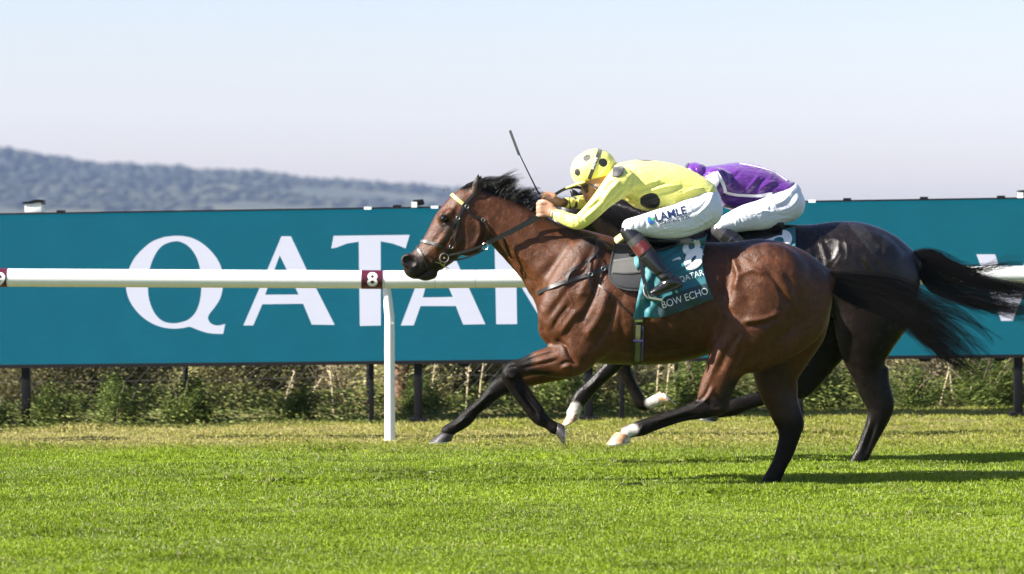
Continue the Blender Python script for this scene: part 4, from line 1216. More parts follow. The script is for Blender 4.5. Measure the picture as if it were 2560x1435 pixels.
for sg in (-1, 1):
    if sg < 0:
        bd.add([(1562, 457, -.16, 22, .045), (1508, 498, -.21, 16, .038), (1450, 556, -.205, 15, .035), (1425, 551, -.19, 14, .033), (1396, 538, -.16, 11, .027), (1382, 532, -.145, 11.5, .024)], k=.03)
        bd.add([(1384, 531, -.145, 13, .022), (1370, 526, -.138, 17, .020), (1358, 523, -.134, 17, .019)], k=.015)                                      # back of the hand
        for j, (yk, ln) in enumerate([(509, .94), (518, 1.0), (528, .97), (538, .85)]):
            bd.add([(1362, yk + 1, -.140, 5.4), (1351, yk, -.140, 5.6), (1344.5, yk + .5, -.122, 5.0), (1346, yk + 1, -.103, 4.6), (1356, yk + 1.5, -.097, 4.2)], k=.004, sub=4)
        bd.add([(1378, 516, -.136, 8), (1367, 507, -.126, 6), (1357, 503, -.116, 5.2), (1348, 504, -.106, 4.4)], k=.006, sub=4)                            # thumb
    else:
        bd.add([(1562, 457, .16, 22, .045), (1515, 490, .20, 16, .038), (1472, 504, .17, 16, .038), (1430, 507, .11, 13, .032), (1404, 506, .055, 11, .027), (1390, 505, .03, 11, .024)], k=.03)
        bd.add([(1391, 505, .03, 12, .022), (1379, 502, .02, 15, .02), (1368, 501, .012, 15, .019)], k=.015)
        for j, yk in enumerate([489, 497, 505, 513]):
            bd.add([(1371, yk + 1, .008, 5), (1360, yk, .004, 5.2), (1353, yk + .5, .018, 4.8), (1355, yk + 1, .036, 4.4), (1364, yk + 1.5, .042, 4)], k=.004, sub=4)
        bd.add([(1386, 491, .014, 7), (1376, 485, .02, 5.6), (1366, 483, .026, 5), (1358, 485, .032, 4.2)], k=.006, sub=4)
    k_ = sg
    bd.add([(1752, 527, k_ * .09, 30, .08), (1700, 552, k_ * .16, 30, .07), (1640, 562, k_ * .215, 24, .055), (1582, 572, k_ * .25, 18, .048)], k=.03)
    bd.add([(1578, 574, k_ * .25, 18, .046), (1598, 610, k_ * .285, 18, .045), (1628, 650, k_ * .32, 17, .042), (1662, 692, k_ * .345, 12, .032), (1690, 706, k_ * .35, 11, .03), (1662, 716, k_ * .35, 9, .03), (1636, 730, k_ * .35, 4, .026)], k=.02)
SK = (.36, .19, .115)
def skin_col(px, y, V):
    return paint(px, y, SK, [([(1400, 505), (1360, 502)], 26, (.075, .04, .028), 5, 'f'), ([(1346, 510), (1344, 540)], 8, (.40, .20, .13), 8, 'n'), ([(1464, 492), (1470, 494)], 5, (.32, .12, .09), 3, 'b'), ([(1461, 467), (1466, 467)], 3, (.05, .03, .02), 2, 'b')])
clay_obj('body', bd, skin, ri1, it=2, color_fn=skin_col)
# jersey
YEL = (.84, .81, .20); BLK = (.012, .011, .012)
je = Clay(D1, (1370, 385), (1800, 590), .36, .0056)
je.add([(1534, 432, 0, 25, .085), (1560, 444, 0, 38, .15), (1592, 455, 0, 55, .185), (1630, 460, 0, 58.5, .18), (1672, 463, 0, 55, .17), (1708, 467, 0, 46, .16), (1742, 474, 0, 36, .15), (1766, 482, 0, 28, .14)], k=.035)
je.add([(1600, 498, 0, 22, .12), (1630, 508, 0, 20, .13), (1680, 504, 0, 18, .13)], k=.04)
je.add([(1552, 455, -.175, 37, .07), (1510, 496, -.212, 26, .056), (1478, 530, -.215, 21.5, .048), (1449, 554, -.208, 19, .043), (1425, 551, -.19, 17.5, .038), (1402, 541, -.168, 15, .033), (1386, 534, -.15, 12.5, .028)], k=.03)
je.add([(1552, 455, .175, 37, .07), (1512, 488, .20, 25, .055), (1472, 503, .17, 19, .044), (1440, 506, .125, 16, .038), (1418, 507, .085, 14, .033)], k=.03)
fo = lambda *a: a
je_str = [([(1660, 505), (1700, 486), (1738, 470)], 2.2, .004), ([(1670, 510), (1712, 494), (1748, 480)], 2.2, -.004), ([(1610, 470), (1650, 458), (1700, 452)], 2.4, .0035), ([(1586, 500), (1600, 480), (1622, 470)], 2.4, -.004), ([(1570, 490), (1580, 468), (1600, 456)], 2.6, .004), ([(1530, 466), (1516, 484), (1506, 500)], 2.2, .004), ([(1496, 494), (1480, 510), (1464, 520)], 2.2, .0035), ([(1430, 545), (1434, 560)], 2.2, .003), ([(1412, 536), (1414, 552)], 2.0, -.003), ([(1400, 532), (1402, 548)], 2.0, .003), ([(1560, 506), (1600, 488), (1650, 470), (1700, 462)], 4, .005), ([(1574, 512), (1620, 494), (1680, 478)], 3.5, -.006), ([(1600, 512), (1650, 490), (1716, 474)], 4, .006), ([(1640, 514), (1690, 494), (1740, 478)], 3.5, -.006),
          ([(1655, 517), (1705, 500), (1745, 488)], 3.5, .006), ([(1590, 478), (1640, 462), (1690, 452)], 4, -.004), ([(1700, 484), (1730, 474), (1756, 470)], 3, .005), ([(1612, 462), (1650, 450)], 4, .003),
          ([(1548, 452), (1526, 478), (1506, 506)], 4, .006), ([(1560, 470), (1536, 496), (1508, 522)], 4, -.006), ([(1536, 450), (1512, 474)], 3.5, -.004), ([(1500, 500), (1478, 518), (1456, 540)], 4, -.005), ([(1500, 512), (1478, 532), (1452, 552)], 4, .004),
          ([(1450, 540), (1462, 552)], 3, -.005), ([(1440, 538), (1446, 556)], 3, .004), ([(1556, 420), (1580, 440), (1576, 470)], 6, -.006), ([(1575, 430), (1590, 460)], 7, .005), ([(1470, 500), (1440, 502)], 3, .004, 'f'), ([(1462, 494), (1460, 512)], 3, -.004, 'f'), ([(1448, 494), (1446, 514)], 3, .004, 'f')]
V, F = je.net(); V = smooth_mesh(V, F, 4, .55); V = sculpt(V, F, D1, [(q[0], q[1], q[2] * 1.7) + tuple(q[3:]) for q in je_str])
JB = bvh_of(V, F)
sp = []
for (px, py, r, cl) in [(1625, 505, .059, BLK)]:
    h, n_ = drape(JB, px, py); sp.append((h, r, BLK)); sp.append((Vector((h.x, 2 * D1 - h.y, h.z)), r, BLK))
sp.append((P(1613, 397, D1 - .012), .048, BLK)); sp.append((P(1690, 470, D1 + .2), .06, BLK)); sp.append((P(1545, 420, D1 + .06), .055, BLK))
jmat = folds(spot_mat('yellow_silk', YEL, sp, BLK, rough=.42, sheen=.1), 20, .40, .02, (1, 1, 2.8))
jo = under(link('jersey', mesh_np('jersey', V, F, mat=jmat)), ri1)
black_fab = cloth_mat('black_fabric', (.016, .014, .018), rough=.45, sheen=.4)
draped('collar_patch', [(1533, 418), (1560, 414)], [(1560, 414), (1557, 436)], [(1530, 441), (1545, 443), (1557, 436)], [(1533, 418), (1530, 441)], 10, 10, black_fab, ri1, .003, .003, bvh=JB)
mb = MB(); strap(mb, JB, [(1383, 519), (1380, 532), (1381, 546)], 4, off=.002, thick=.003, n=10, default=-.15); piece('cuff', mb, simple_mat('grey_cuff', (.20, .20, .21)), ri1)
armb = Clay(D1, (1410, 480), (1445, 530), (.02, .2), .004); armb.add([(1424, 507, .098, 15.5, .037), (1434, 506.5, .115, 16, .038)], k=.005)
clay_obj('arm_band', armb, black_fab, ri1, it=2)
# breeches
WHT = (.70, .71, .74)
brc = Clay(D1, (1530, 450), (1830, 620), .33, .005)
brc.add([(1765, 503, 0, 38, .165), (1769, 525, 0, 36, .165)], k=.03)
for sg in (-1, 1):
    brc.add([(1760, 527, sg * .085, 45, .105), (1705, 550, sg * .16, 43, .092), (1654, 559, sg * .21, 37, .078), (1610, 563, sg * .235, 27, .066), (1576, 567, sg * .25, 21, .06)], k=.03)
br_str = [([(1700, 520), (1730, 530), (1770, 560)], 2.0, .0035), ([(1692, 526), (1722, 540), (1756, 572)], 2.0, -.0035), ([(1745, 500), (1775, 520), (1792, 550)], 2.2, .004), ([(1735, 506), (1765, 530), (1780, 560)], 2.2, -.004), ([(1650, 575), (1690, 568), (1740, 572)], 2.0, .003), ([(1640, 584), (1690, 578), (1735, 584)], 2.0, -.003), ([(1580, 548), (1582, 566)], 2.4, .004), ([(1590, 544), (1593, 566)], 2.4, -.004), ([(1606, 540), (1610, 562)], 2.4, .003), ([(1668, 514), (1690, 520), (1716, 516)], 2.2, .004), ([(1650, 522), (1680, 528), (1706, 526)], 2.2, -.003), ([(1796, 500), (1790, 540), (1760, 575)], 4, -.004), ([(1783, 480), (1770, 510), (1740, 540)], 4, .005), ([(1772, 492), (1752, 520), (1716, 540)], 3.5, -.005), ([(1745, 490), (1728, 512), (1700, 524)], 3.5, .004), ([(1780, 545), (1740, 568), (1690, 580)], 3.5, .004), ([(1776, 556), (1735, 578), (1680, 588)], 3, -.004),
          ([(1600, 540), (1592, 565), (1600, 582)], 4, .004), ([(1620, 545), (1612, 572), (1618, 590)], 4, -.003), ([(1730, 520), (1760, 540), (1762, 570)], 3, -.004), ([(1722, 526), (1748, 546), (1750, 576)], 3, .004), ([(1660, 584), (1700, 570), (1750, 560)], 3, .003)]
V, F = brc.net(); V = smooth_mesh(V, F, 4, .55); V = sculpt(V, F, D1, br_str)
BB = bvh_of(V, F)
wmat = folds(simple_mat('white_breeches', WHT, rough=.5, noise=.03, nscale=12, bump=.15, bscale=800, sheen=.1), 22, .25, .018, (1, 1, 2.4))
bo = under(link('breeches', mesh_np('breeches', V, F, mat=wmat)), ri1)
navy_ink = simple_mat('navy_ink', (.010, .020, .075), rough=.5); green_ink = simple_mat('green_ink', (.05, .28, .10), rough=.5); blue_ink = simple_mat('blue_ink', (.02, .10, .28), rough=.5)
V2, T = text_px('LAMLE', (1641, 555), (1717, 534), 20, bold=.018); print_mesh('lettering', V2, T, BB, navy_ink, ri1, parent=bo)
V2, T = text_px('CONSTRUCTION', (1649, 563), (1724, 546), 9, bold=.01); print_mesh('lettering', V2, T, BB, navy_ink, ri1, parent=bo)
print_mesh('logo', [(1618, 545), (1624, 541), (1627, 548), (1632, 553), (1636, 550), (1636, 558), (1626, 563), (1619, 556)], [tuple(range(8))], BB, blue_ink, ri1, parent=bo)
print_mesh('logo', [(1626, 543), (1631, 546), (1636, 541), (1637, 548), (1632, 553), (1627, 549)], [tuple(range(6))], BB, green_ink, ri1, parent=bo)
V2, T = text_px('MS', (1776, 478), (1790, 468), 9, bold=.02); print_mesh('lettering', V2, T, BB, navy_ink, ri1, parent=bo)
# boots
boot_mat = vcol_mat('polished_boot', rough=.2, noise=.12, nscale=50, bump=.08, bscale=260, coat=.3)
def boot_col(px, y, V):
    c = np.tile(np.array((.010, .010, .011)), (len(px), 1))
    a = (px - np.array([1575., 585.])) @ np.array([.62, .785])
    ch = np.sin((px[:, 0] * .785 - px[:, 1] * .62) / 2.2) * .18 + 1
    for lo, hi, cl in ((12, 30, (.045, .043, .042)), (30, 58, (.075, .014, .011))):
        w = sstep(lo - 1, lo + 1, a) * (1 - sstep(hi - 1, hi + 1, a))
        c = c * (1 - w[:, None]) + w[:, None] * np.array(cl) * (ch[:, None] if lo == 30 else 1)
    return c
for sg in (-1, 1):
    bt = Clay(D1, (1540, 550), (1720, 760), (-.44, -.16) if sg < 0 else (.16, .44), .0052)
    z = sg * .35
    bt.add([(1572, 580, sg * .255, 20.5, .054), (1584, 594, sg * .27, 22.5, .056), (1600, 614, sg * .29, 22, .056), (1620, 638, sg * .315, 22.5, .055), (1640, 664, sg * .335, 19, .048), (1658, 685, sg * .345, 16.5, .042), (1672, 700, z, 17, .04)], k=.012)
    bt.add([(1690, 706, z, 15.5, .036), (1668, 714, z, 15, .039), (1645, 725, z, 11, .042), (1630, 732, z, 7.5, .036)], k=.018)
    bt.add([(1700, 712, z, 8, .034), (1690, 719, z, 5, .034), (1660, 731, z, 3.5, .040), (1630, 740, z, 3, .036)], k=.006)
    bt_str = [([(1640, 690), (1656, 684), (1672, 676)], 2.6, -.005), ([(1646, 698), (1662, 692), (1680, 684)], 2.6, .005), ([(1652, 706), (1668, 700), (1686, 692)], 2.4, -.004), ([(1612, 620), (1606, 640)], 5, .003), ([(1598, 648), (1640, 614)], 2, -.003), ([(1585, 616), (1618, 590)], 2, -.002)]
    clay_obj('boot', bt, boot_mat, ri1, it=3, strokes=bt_str, color_fn=boot_col)
# stirrup iron belongs to the saddle
for sg in (-1, 1):
    z = sg * .35; s_in = []
    mb = MB().tube([P(*q[:2], D1 + z + q[2]) for q in [(1620, 746, -.055), (1612, 736, -.05), (1609, 722, -.03), (1613, 711, 0), (1617, 722, .03), (1621, 736, .05), (1628, 746, .055)]], .0055, 8)
    mb.box(P(1637, 746, D1 + z), (.085, .10, .012), Matrix.Rotation(.18, 3, 'Y'))
    st = piece('stirrup_iron', mb, steel if sg else steel, sd)
    mb = MB()
    strap(mb, HB, [(1598, 625, sg * .31), (1604, 670, sg * .335), (1613, 711, z)], 9, n=12, thick=.005); piece('stirrup_leather', mb, leather, sd)
# helmet with cap
he = Clay(D1, (1400, 355), (1560, 490), .14, .0045)
he.add([(1472, 426, 0, 45, .098), (1490, 423, 0, 51, .104), (1500, 426, 0, 43, .098)], k=.02)
he.add([(1508, 440, 0, 26, .088), (1518, 436, 0, 22, .082)], k=.02)
he.keep_above((1420, 464), (1546, 431), k=.008)
he.add([(1460, 456, 0, 4, .09), (1436, 463, 0, 3.2, .082), (1416, 470, 0, 2.4, .055)], k=.006)
hst = [([(1528, 400), (1510, 430), (1488, 446)], 3.5, .004), ([(1538, 414), (1515, 440)], 3, -.004), ([(1450, 400), (1436, 436)], 5, .002), ([(1500, 448), (1536, 430)], 3, .004)]
V, F = he.net(); V = smooth_mesh(V, F, 3, .5); V = sculpt(V, F, D1, hst)
HeB = bvh_of(V, F); sp = []
for (px, py, r) in [(1467, 394, .0245), (1508, 406, .0265), (1443, 431, .022), (1484, 446, .0)]:
    h, n_ = drape(HeB, px, py)
    if r and h is not None: sp.append((h, r, BLK)); sp.append((Vector((h.x, 2 * D1 - h.y, h.z)), r, BLK))
sp += [(P(1512, 378, D1), .024, BLK), (P(1430, 410, D1 + .02), .02, BLK), (P(1478, 373, D1 + .03), .02, BLK)]
hmat = folds(spot_mat('yellow_cap', YEL, sp, BLK, rough=.42, sheen=.1), 18, .2, .012)
ho = under(link('helmet', mesh_np('helmet', V, F, mat=hmat)), ri1)
mb = MB(); strap(mb, HeB, [(1499, 374), (1494, 390), (1486, 412), (1476, 440), (1468, 462)], 9, off=.002, thick=.003, n=24); so = piece('goggle_strap', mb, black_fab, ri1)
V2, T = text_px('SHOWS', (1483, 424), (1494, 396), 6.5, bold=.02); print_mesh('lettering', V2, T, HeB, white_print, ri1, off=.0065, parent=so)
HdB = bvh_of(*bd.net()); del bd.F
mb = MB(); strap(mb, HdB, [(1468, 460), (1466, 474), (1470, 480)], 10, off=.004, thick=.004, n=10); strap(mb, HdB, [(1474, 458), (1484, 464), (1498, 472)], 5, off=.004, thick=.003, n=10); piece('chin_strap', mb, black_fab, ri1)
mb = MB(); strap(mb, HdB, [(1496, 470), (1490, 480), (1480, 494)], 4, off=.004, thick=.003, n=10, default=-.05); piece('chin_strap', mb, black_fab, ri1)
# whip
wh_ = thing('riding_whip', 'thin grey and black riding whip held upright by the yellow jockey', 'whip', P(1350, 495, D1 + .02))
mb = MB().tube([P(*q, D1 + .02) for q in [(1376, 512), (1362, 500), (1344, 478), (1325, 440), (1308, 405), (1294, 376)]], [.006, .0065, .005, .004, .0035, .003], 8); piece('shaft', mb, leather, wh_)
mb = MB(); A = [(1298, 388), (1290, 366), (1282, 345), (1275, 326)]
V = []; 
for q in A:
    for dx in (-3.2, 3.2):
        for dy in (0, .004): V.append(P(q[0] + dx, q[1] - dx * .35, D1 + .018 + dy))
f = []
for i in range(3):
    a = i * 4; f += [(a, a + 2, a + 6, a + 4), (a + 1, a + 5, a + 7, a + 3), (a, a + 4, a + 5, a + 1), (a + 2, a + 3, a + 7, a + 6)]
f += [(0, 1, 3, 2), (12, 14, 15, 13)]
mb.add(V, f); piece('flap', mb, simple_mat('grey_flap', (.09, .09, .095), rough=.4), wh_)
# ------------------------------------------------------------------ far horse
def M2(px, py): return (2284 + (px - 2063) * .95, 628 + (py - 674) * .95)
def m2(nodes, rs=.95): return [M2(p[0], p[1]) + (p[2], p[3] * rs) + tuple(p[4:]) for p in nodes]
c2 = Clay(D2, (1300, 470), (2330, 1180), .36, .0105)
c2.add(m2([(1427, 788, 0, 82, .17), (1462, 762, 0, 118, .21), (1510, 758, 0, 150, .235), (1575, 757, 0, 150, .26), (1650, 757, 0, 150, .268), (1720, 749, 0, 145, .25), (1780, 738, 0, 134, .225), (1840, 724, 0, 124, .215), (1900, 722, 0, 124, .245)]), k=.04)
c2.add([(2120, 677, 0, 117, .25), (2168, 690, 0, 122, .215), (2203, 706, 0, 98, .15)], k=.04)
c2.add([(2090, 640, 0, 78, .13), (2190, 648, 0, 62, .11), (2255, 655, 0, 36, .06), (2286, 662, 0, 24, .04)], k=.05)
c2.add([(1700, 586, 0, 30, .06), (1760, 590, 0, 34, .08), (1830, 600, 0, 36, .09)], k=.05)
c2.add([(1740, 660, 0, 110, .18), (1680, 640, 0, 96, .14), (1620, 606, 0, 80, .11), (1560, 570, 0, 68, .09), (1505, 542, 0, 55, .075), (1465, 525, 0, 42, .065)], k=.05)
c2.add([(1455, 515, 0, 32, .06), (1434, 545, 0, 46, .08), (1410, 590, 0, 52, .086), (1390, 630, 0, 44, .07), (1370, 665, 0, 36, .055), (1352, 690, 0, 30, .05), (1345, 702, 0, 24, .046)], k=.03)
c2.add_mirror([(1448, 505, -.05, 12, .02), (1438, 488, -.056, 11, .017), (1428, 474, -.056, 4, .008)], k=.01)
c2.add_mirror(m2([(1475, 640, -.13, 46, .05), (1450, 700, -.155, 62, .065), (1420, 775, -.155, 70, .075), (1400, 815, -.14, 55, .06)]), k=.05)
# near fore: forearm down and back, cannon swinging
c2.add([(1700, 790, -.15, 60, .075), (1640, 858, -.155, 44, .065), (1590, 880, -.155, 32, .05), (1548, 893, -.155, 24, .042), (1540, 906, -.155, 21, .038), (1510, 935, -.155, 18, .03), (1480, 965, -.155, 17, .028),
        (1458, 988, -.155, 20, .034), (1447, 1003, -.155, 19, .032), (1438, 1022, -.155, 16, .03), (1434, 1032, -.155, 18, .034)], k=.03)
# far fore: folded up
c2.add([(1700, 790, .15, 60, .075), (1650, 860, .155, 44, .065), (1600, 880, .155, 32, .05), (1560, 890, .155, 25, .042), (1556, 908, .155, 21, .038), (1572, 950, .155, 16, .028), (1590, 985, .155, 15, .027),
        (1601, 1006, .155, 18, .032), (1616, 1012, .155, 15, .03), (1634, 1004, .155, 15, .03), (1644, 1000, .155, 17, .034)], k=.03)
# hind pair
c2.add([(2160, 690, .12, 108, .13), (2130, 750, .14, 96, .125), (2100, 800, .15, 78, .11), (2066, 862, .155, 56, .085), (2036, 914, .155, 44, .062), (2012, 948, .155, 38, .05), (2000, 968, .155, 30, .043),
        (1968, 976, .155, 23, .036), (1920, 990, .155, 20, .03), (1870, 1006, .155, 19, .029), (1838, 1018, .155, 21, .034), (1812, 1024, .155, 19, .032), (1788, 1030, .155, 17, .032)], k=.035)
c2.add([(2160, 690, -.12, 108, .13), (2176, 770, -.14, 96, .12), (2166, 830, -.15, 76, .105), (2160, 880, -.155, 56, .08), (2170, 930, -.155, 42, .058), (2184, 970, -.155, 40, .05), (2198, 1006, -.155, 35, .046),
        (2198, 1034, -.155, 30, .042), (2188, 1064, -.155, 25, .036), (2173, 1096, -.155, 22, .032), (2160, 1126, -.155, 20, .03), (2150, 1146, -.155, 21, .034), (2142, 1158, -.155, 19, .033)], k=.035)
c2.add([(2212, 925, -.155, 10, .03), (2216, 965, -.155, 8, .022), (2226, 1006, -.155, 9, .025), (2222, 1030, -.155, 8, .024)], k=.02)
c2.add_mirror([(2232, 700, -.07, 64, .085), (2222, 770, -.09, 66, .09), (2196, 830, -.14, 46, .08), (2176, 880, -.15, 36, .06)], k=.04)
HV2, HF2 = c2.net(); del c2.F
HV2 = smooth_mesh(HV2, HF2, 6, .55)
HV2 = sculpt(HV2, HF2, D2, [
    ([(2048, 600), (2060, 628), (2066, 660), (2050, 690)], 7, .009, 'n'), ([(2036, 630), (2036, 670)], 14, -.007, 'n'), ([(2062, 606), (2084, 598), (2104, 606)], 5, .006, 'n'), ([(2096, 612), (2102, 640), (2088, 662)], 6, .006, 'n'), ([(2074, 626), (2082, 650)], 9, -.005, 'n'), ([(2112, 600), (2120, 630), (2110, 660)], 6, .005, 'n'),
    ([(2030, 600), (2044, 590), (2062, 596)], 4, .008, 'n'), ([(2044, 640), (2052, 668), (2076, 680)], 4, .008, 'n'), ([(2070, 660), (2090, 640), (2098, 616)], 4, .007, 'n'), ([(2024, 620), (2030, 640)], 6, .008, 'n'),
    ([(2140, 640), (2165, 672), (2186, 715)], 9, -.011, 'n'), ([(2180, 650), (2205, 690), (2218, 740)], 9, -.007, 'n'), ([(2160, 640), (2186, 680), (2204, 730)], 10, .008, 'n'), ([(2150, 600), (2180, 628), (2196, 660)], 10, .005, 'n'),
    ([(2178, 1050), (2150, 1130)], 4, .007, 'n'), ([(2188, 1060), (2160, 1138)], 3, -.012, 'n'), ([(2198, 1060), (2170, 1138)], 3, .006, 'n'), ([(1510, 950), (1472, 988)], 3, -.009, 'n'), ([(1500, 940), (1462, 980)], 3, .006, 'n')])
hp2 = to_px(HV2); hy2 = HV2[:, 1] - D2
BLKBAY = (.008, .0055, .0045)
c = paint(hp2, hy2, BLKBAY, [
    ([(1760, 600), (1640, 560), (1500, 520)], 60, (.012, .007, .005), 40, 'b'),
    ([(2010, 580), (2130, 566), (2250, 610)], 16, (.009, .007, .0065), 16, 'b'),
    ([(1540, 900), (1450, 1000), (1432, 1040)], 44, DARK, 12, 'n'), ([(2190, 990), (2180, 1060), (2140, 1160)], 52, DARK, 20, 'n'),
    ([(1560, 890), (1600, 1010), (1650, 1000)], 40, DARK, 12, 'f'), ([(2000, 970), (1800, 1030)], 44, DARK, 12, 'f'),
    ([(1439, 1022), (1430, 1038)], 16, WHITE, 5, 'n'), ([(1628, 1006), (1652, 998)], 15, WHITE, 5, 'f')])
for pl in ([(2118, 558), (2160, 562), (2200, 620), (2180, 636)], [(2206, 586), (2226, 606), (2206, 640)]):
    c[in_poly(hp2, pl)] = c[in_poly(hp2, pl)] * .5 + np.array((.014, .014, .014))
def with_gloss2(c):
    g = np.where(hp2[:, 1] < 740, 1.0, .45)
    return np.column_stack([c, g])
coat2 = coat_material('black_brown_coat', rough=.24, bumpk=.8, spec=.34)
horse2 = thing('horse', 'near black racehorse partly hidden behind the bay horse', 'horse', (P(1950, 1160, D2).x, D2, 0), 'racehorses galloping past the screen')
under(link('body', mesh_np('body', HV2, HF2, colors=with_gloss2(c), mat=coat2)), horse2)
HB2 = bvh_of(HV2, HF2)
for cor, sole, td, hl, hw, mt in [((1434, 1030, -.155), (1424, 1057, -.155), (-.92, .38), 25, 24, hoof_pale), ((1646, 999, .155), (1670, 996, .155), (.75, .66), 27, 25, hoof_pale),
                              ((1786, 1030, .155), (1764, 1048, .155), (-1, -.22), 28, 25, hoof_dark), ((2144, 1154, -.155), (2136, 1168, -.155), (-1, .1), 26, 25, hoof_dark)]:
    me, sh = hoof_mesh('hoof', cor, sole, td, hl, hw, mt, D2)
    h = under(link('hoof', me), horse2); so = link('horseshoe', sh.mesh('horseshoe', shoe_mat)); so.parent = h
    if mt is hoof_pale: h['label'] = 'pale hoof below a white sock'
h, n_ = drape(HB2, 1400, 580, 0, D2)
for sg in (-1, 1):
    ball('eye', Vector((h.x, D2 + sg * .082, h.z)), .02, eye_mat, horse2, horse2)
mane(D2, [(1450, 484), (1480, 490), (1520, 500), (1570, 522), (1630, 548), (1680, 566)], [(26, -6), (44, -6), (56, 4), (60, 10), (54, 14), (46, 16), (40, 14)], 1000, horse2, rad=.0018)
P_ = []
for k in range(1700):                                    # mane lying over the near side of the neck
    t = RNG.random(); x = 1450 + 200 * t; y0 = np.interp(x, [1450, 1500, 1560, 1650], [490, 496, 512, 552])
    s = np.linspace(0, 1, 8); L_ = RNG.uniform(50, 95); dy0 = -.02
    px = x + L_ * s * .75 + 4 * np.sin(5 * s + RNG.uniform(0, 6)); py = y0 + L_ * .85 * s ** 1.3
    dy = dy0 - (.02 + .10 * np.sqrt(s)) + RNG.normal(0, .006)
    P_.append(np.stack([(px - 1280) * (D2 + dy) / FPX, D2 + dy, CAMH - (py - HOR) * (D2 + dy) / FPX], 1))
under(strands('mane', None, np.array(P_), hair_mat, rad=.0018), horse2)
guide_hair('tail', None, [
    [(2280, 634, 0), (2310, 626, 0), (2340, 632, 0), (2376, 650, 0), (2430, 680, 0), (2480, 706, 0)],
    [(2282, 640, 0), (2338, 652, 0), (2390, 684, 0), (2470, 714, 0), (2560, 726, .02), (2680, 740, .02)],
    [(2284, 646, 0), (2345, 660, 0), (2410, 690, 0), (2490, 706, 0), (2570, 712, 0), (2700, 730, 0)],
    [(2288, 652, 0), (2350, 678, 0), (2420, 704, 0), (2490, 730, 0), (2570, 744, 0), (2700, 770, 0)],
    [(2290, 660, 0), (2345, 700, 0), (2410, 728, 0), (2490, 754, 0), (2560, 776, 0), (2690, 800, 0)],
    [(2292, 672, 0), (2312, 712, 0), (2346, 736, 0), (2390, 752, 0), (2440, 764, 0), (2500, 776, 0)],
    [(2292, 668, 0), (2330, 703, 0), (2380, 734, 0), (2450, 760, 0), (2550, 786, 0), (2660, 805, 0)]], 1700, D2, hair_mat, seg=12, rad=.0012, root=horse2, locks=80)
guide_hair('tail_wisp', None, [[(2320, 650, 0), (2380, 664, 0), (2440, 668, 0), (2500, 658, .02), (2580, 652, .02)], [(2320, 660, 0), (2390, 682, 0), (2460, 690, 0), (2520, 684, .02), (2600, 690, .02)]], 110, D2, hair_mat, seg=12, rad=.0012, root=horse2, locks=14)
# tack of the far horse
br2 = thing('bridle', 'black bridle of the far dark horse, mostly behind the bay neck', 'bridle', P(1370, 650, D2))
mb = MB(); strap(mb, HB2, [(1462, 500), (1440, 545), (1415, 605), (1380, 660)], 7, D=D2, mirror=True); piece('cheekpiece', mb, leather, br2)
mb = MB(); strap(mb, HB2, [(1352, 655), (1372, 660), (1395, 672)], 8, D=D2, mirror=True); piece('noseband', mb, leather, br2)
mb = MB(); strap(mb, HB2, [(1380, 668, -.07), (1460, 625, -.12), (1560, 590, -.17), (1604, 574, -.155)], 8, D=D2, n=20, mirror=True); piece('rein', mb, leather, br2)
sd2 = thing('saddle', 'black saddle of the far dark horse under the purple rider', 'saddle', P(1860, 580, D2))
draped('seat', [(1790, 558), (1870, 556), (1960, 556)], [(1960, 556), (1955, 590)], [(1792, 600), (1870, 606), (1955, 590)], [(1790, 558), (1792, 600)], 16, 8, leather, sd2, .03, .012, bvh=HB2, D=D2, mirror=True)
draped('pad', [(1775, 565), (1900, 562)], [(1900, 562), (1900, 660)], [(1775, 660), (1900, 664)], [(1775, 565), (1775, 660)], 12, 10, pad_dark, sd2, .01, .012, bvh=HB2, D=D2, mirror=True)
sc2 = thing('saddle_cloth', 'teal saddle cloth with part of a white 0 on the far dark horse', 'saddle cloth', P(1930, 620, D2))
SG2 = coons([(1860, 590), (1930, 580), (1988, 566)], [(1988, 566), (1989, 605), (1990, 700)], [(1840, 740), (1920, 725), (1990, 700)], [(1860, 590), (1840, 740)], 34, 34)
V, F = drape_sheet(SG2, HB2, D2, .03, .004, lambda G: .006 * np.sin((G[..., 0] + G[..., 1]) / 6), default=-.13, relax=4)
under(link('cloth', mesh_np('cloth', V, F, mat=teal)), sc2)
CB2 = bvh_of(V, F)
V2, T = annulus(1945, 606, 38, 27, math.radians(-35), 16, 12); print_mesh('number_loop', V2, T, CB2, white_print, sc2, D=D2)

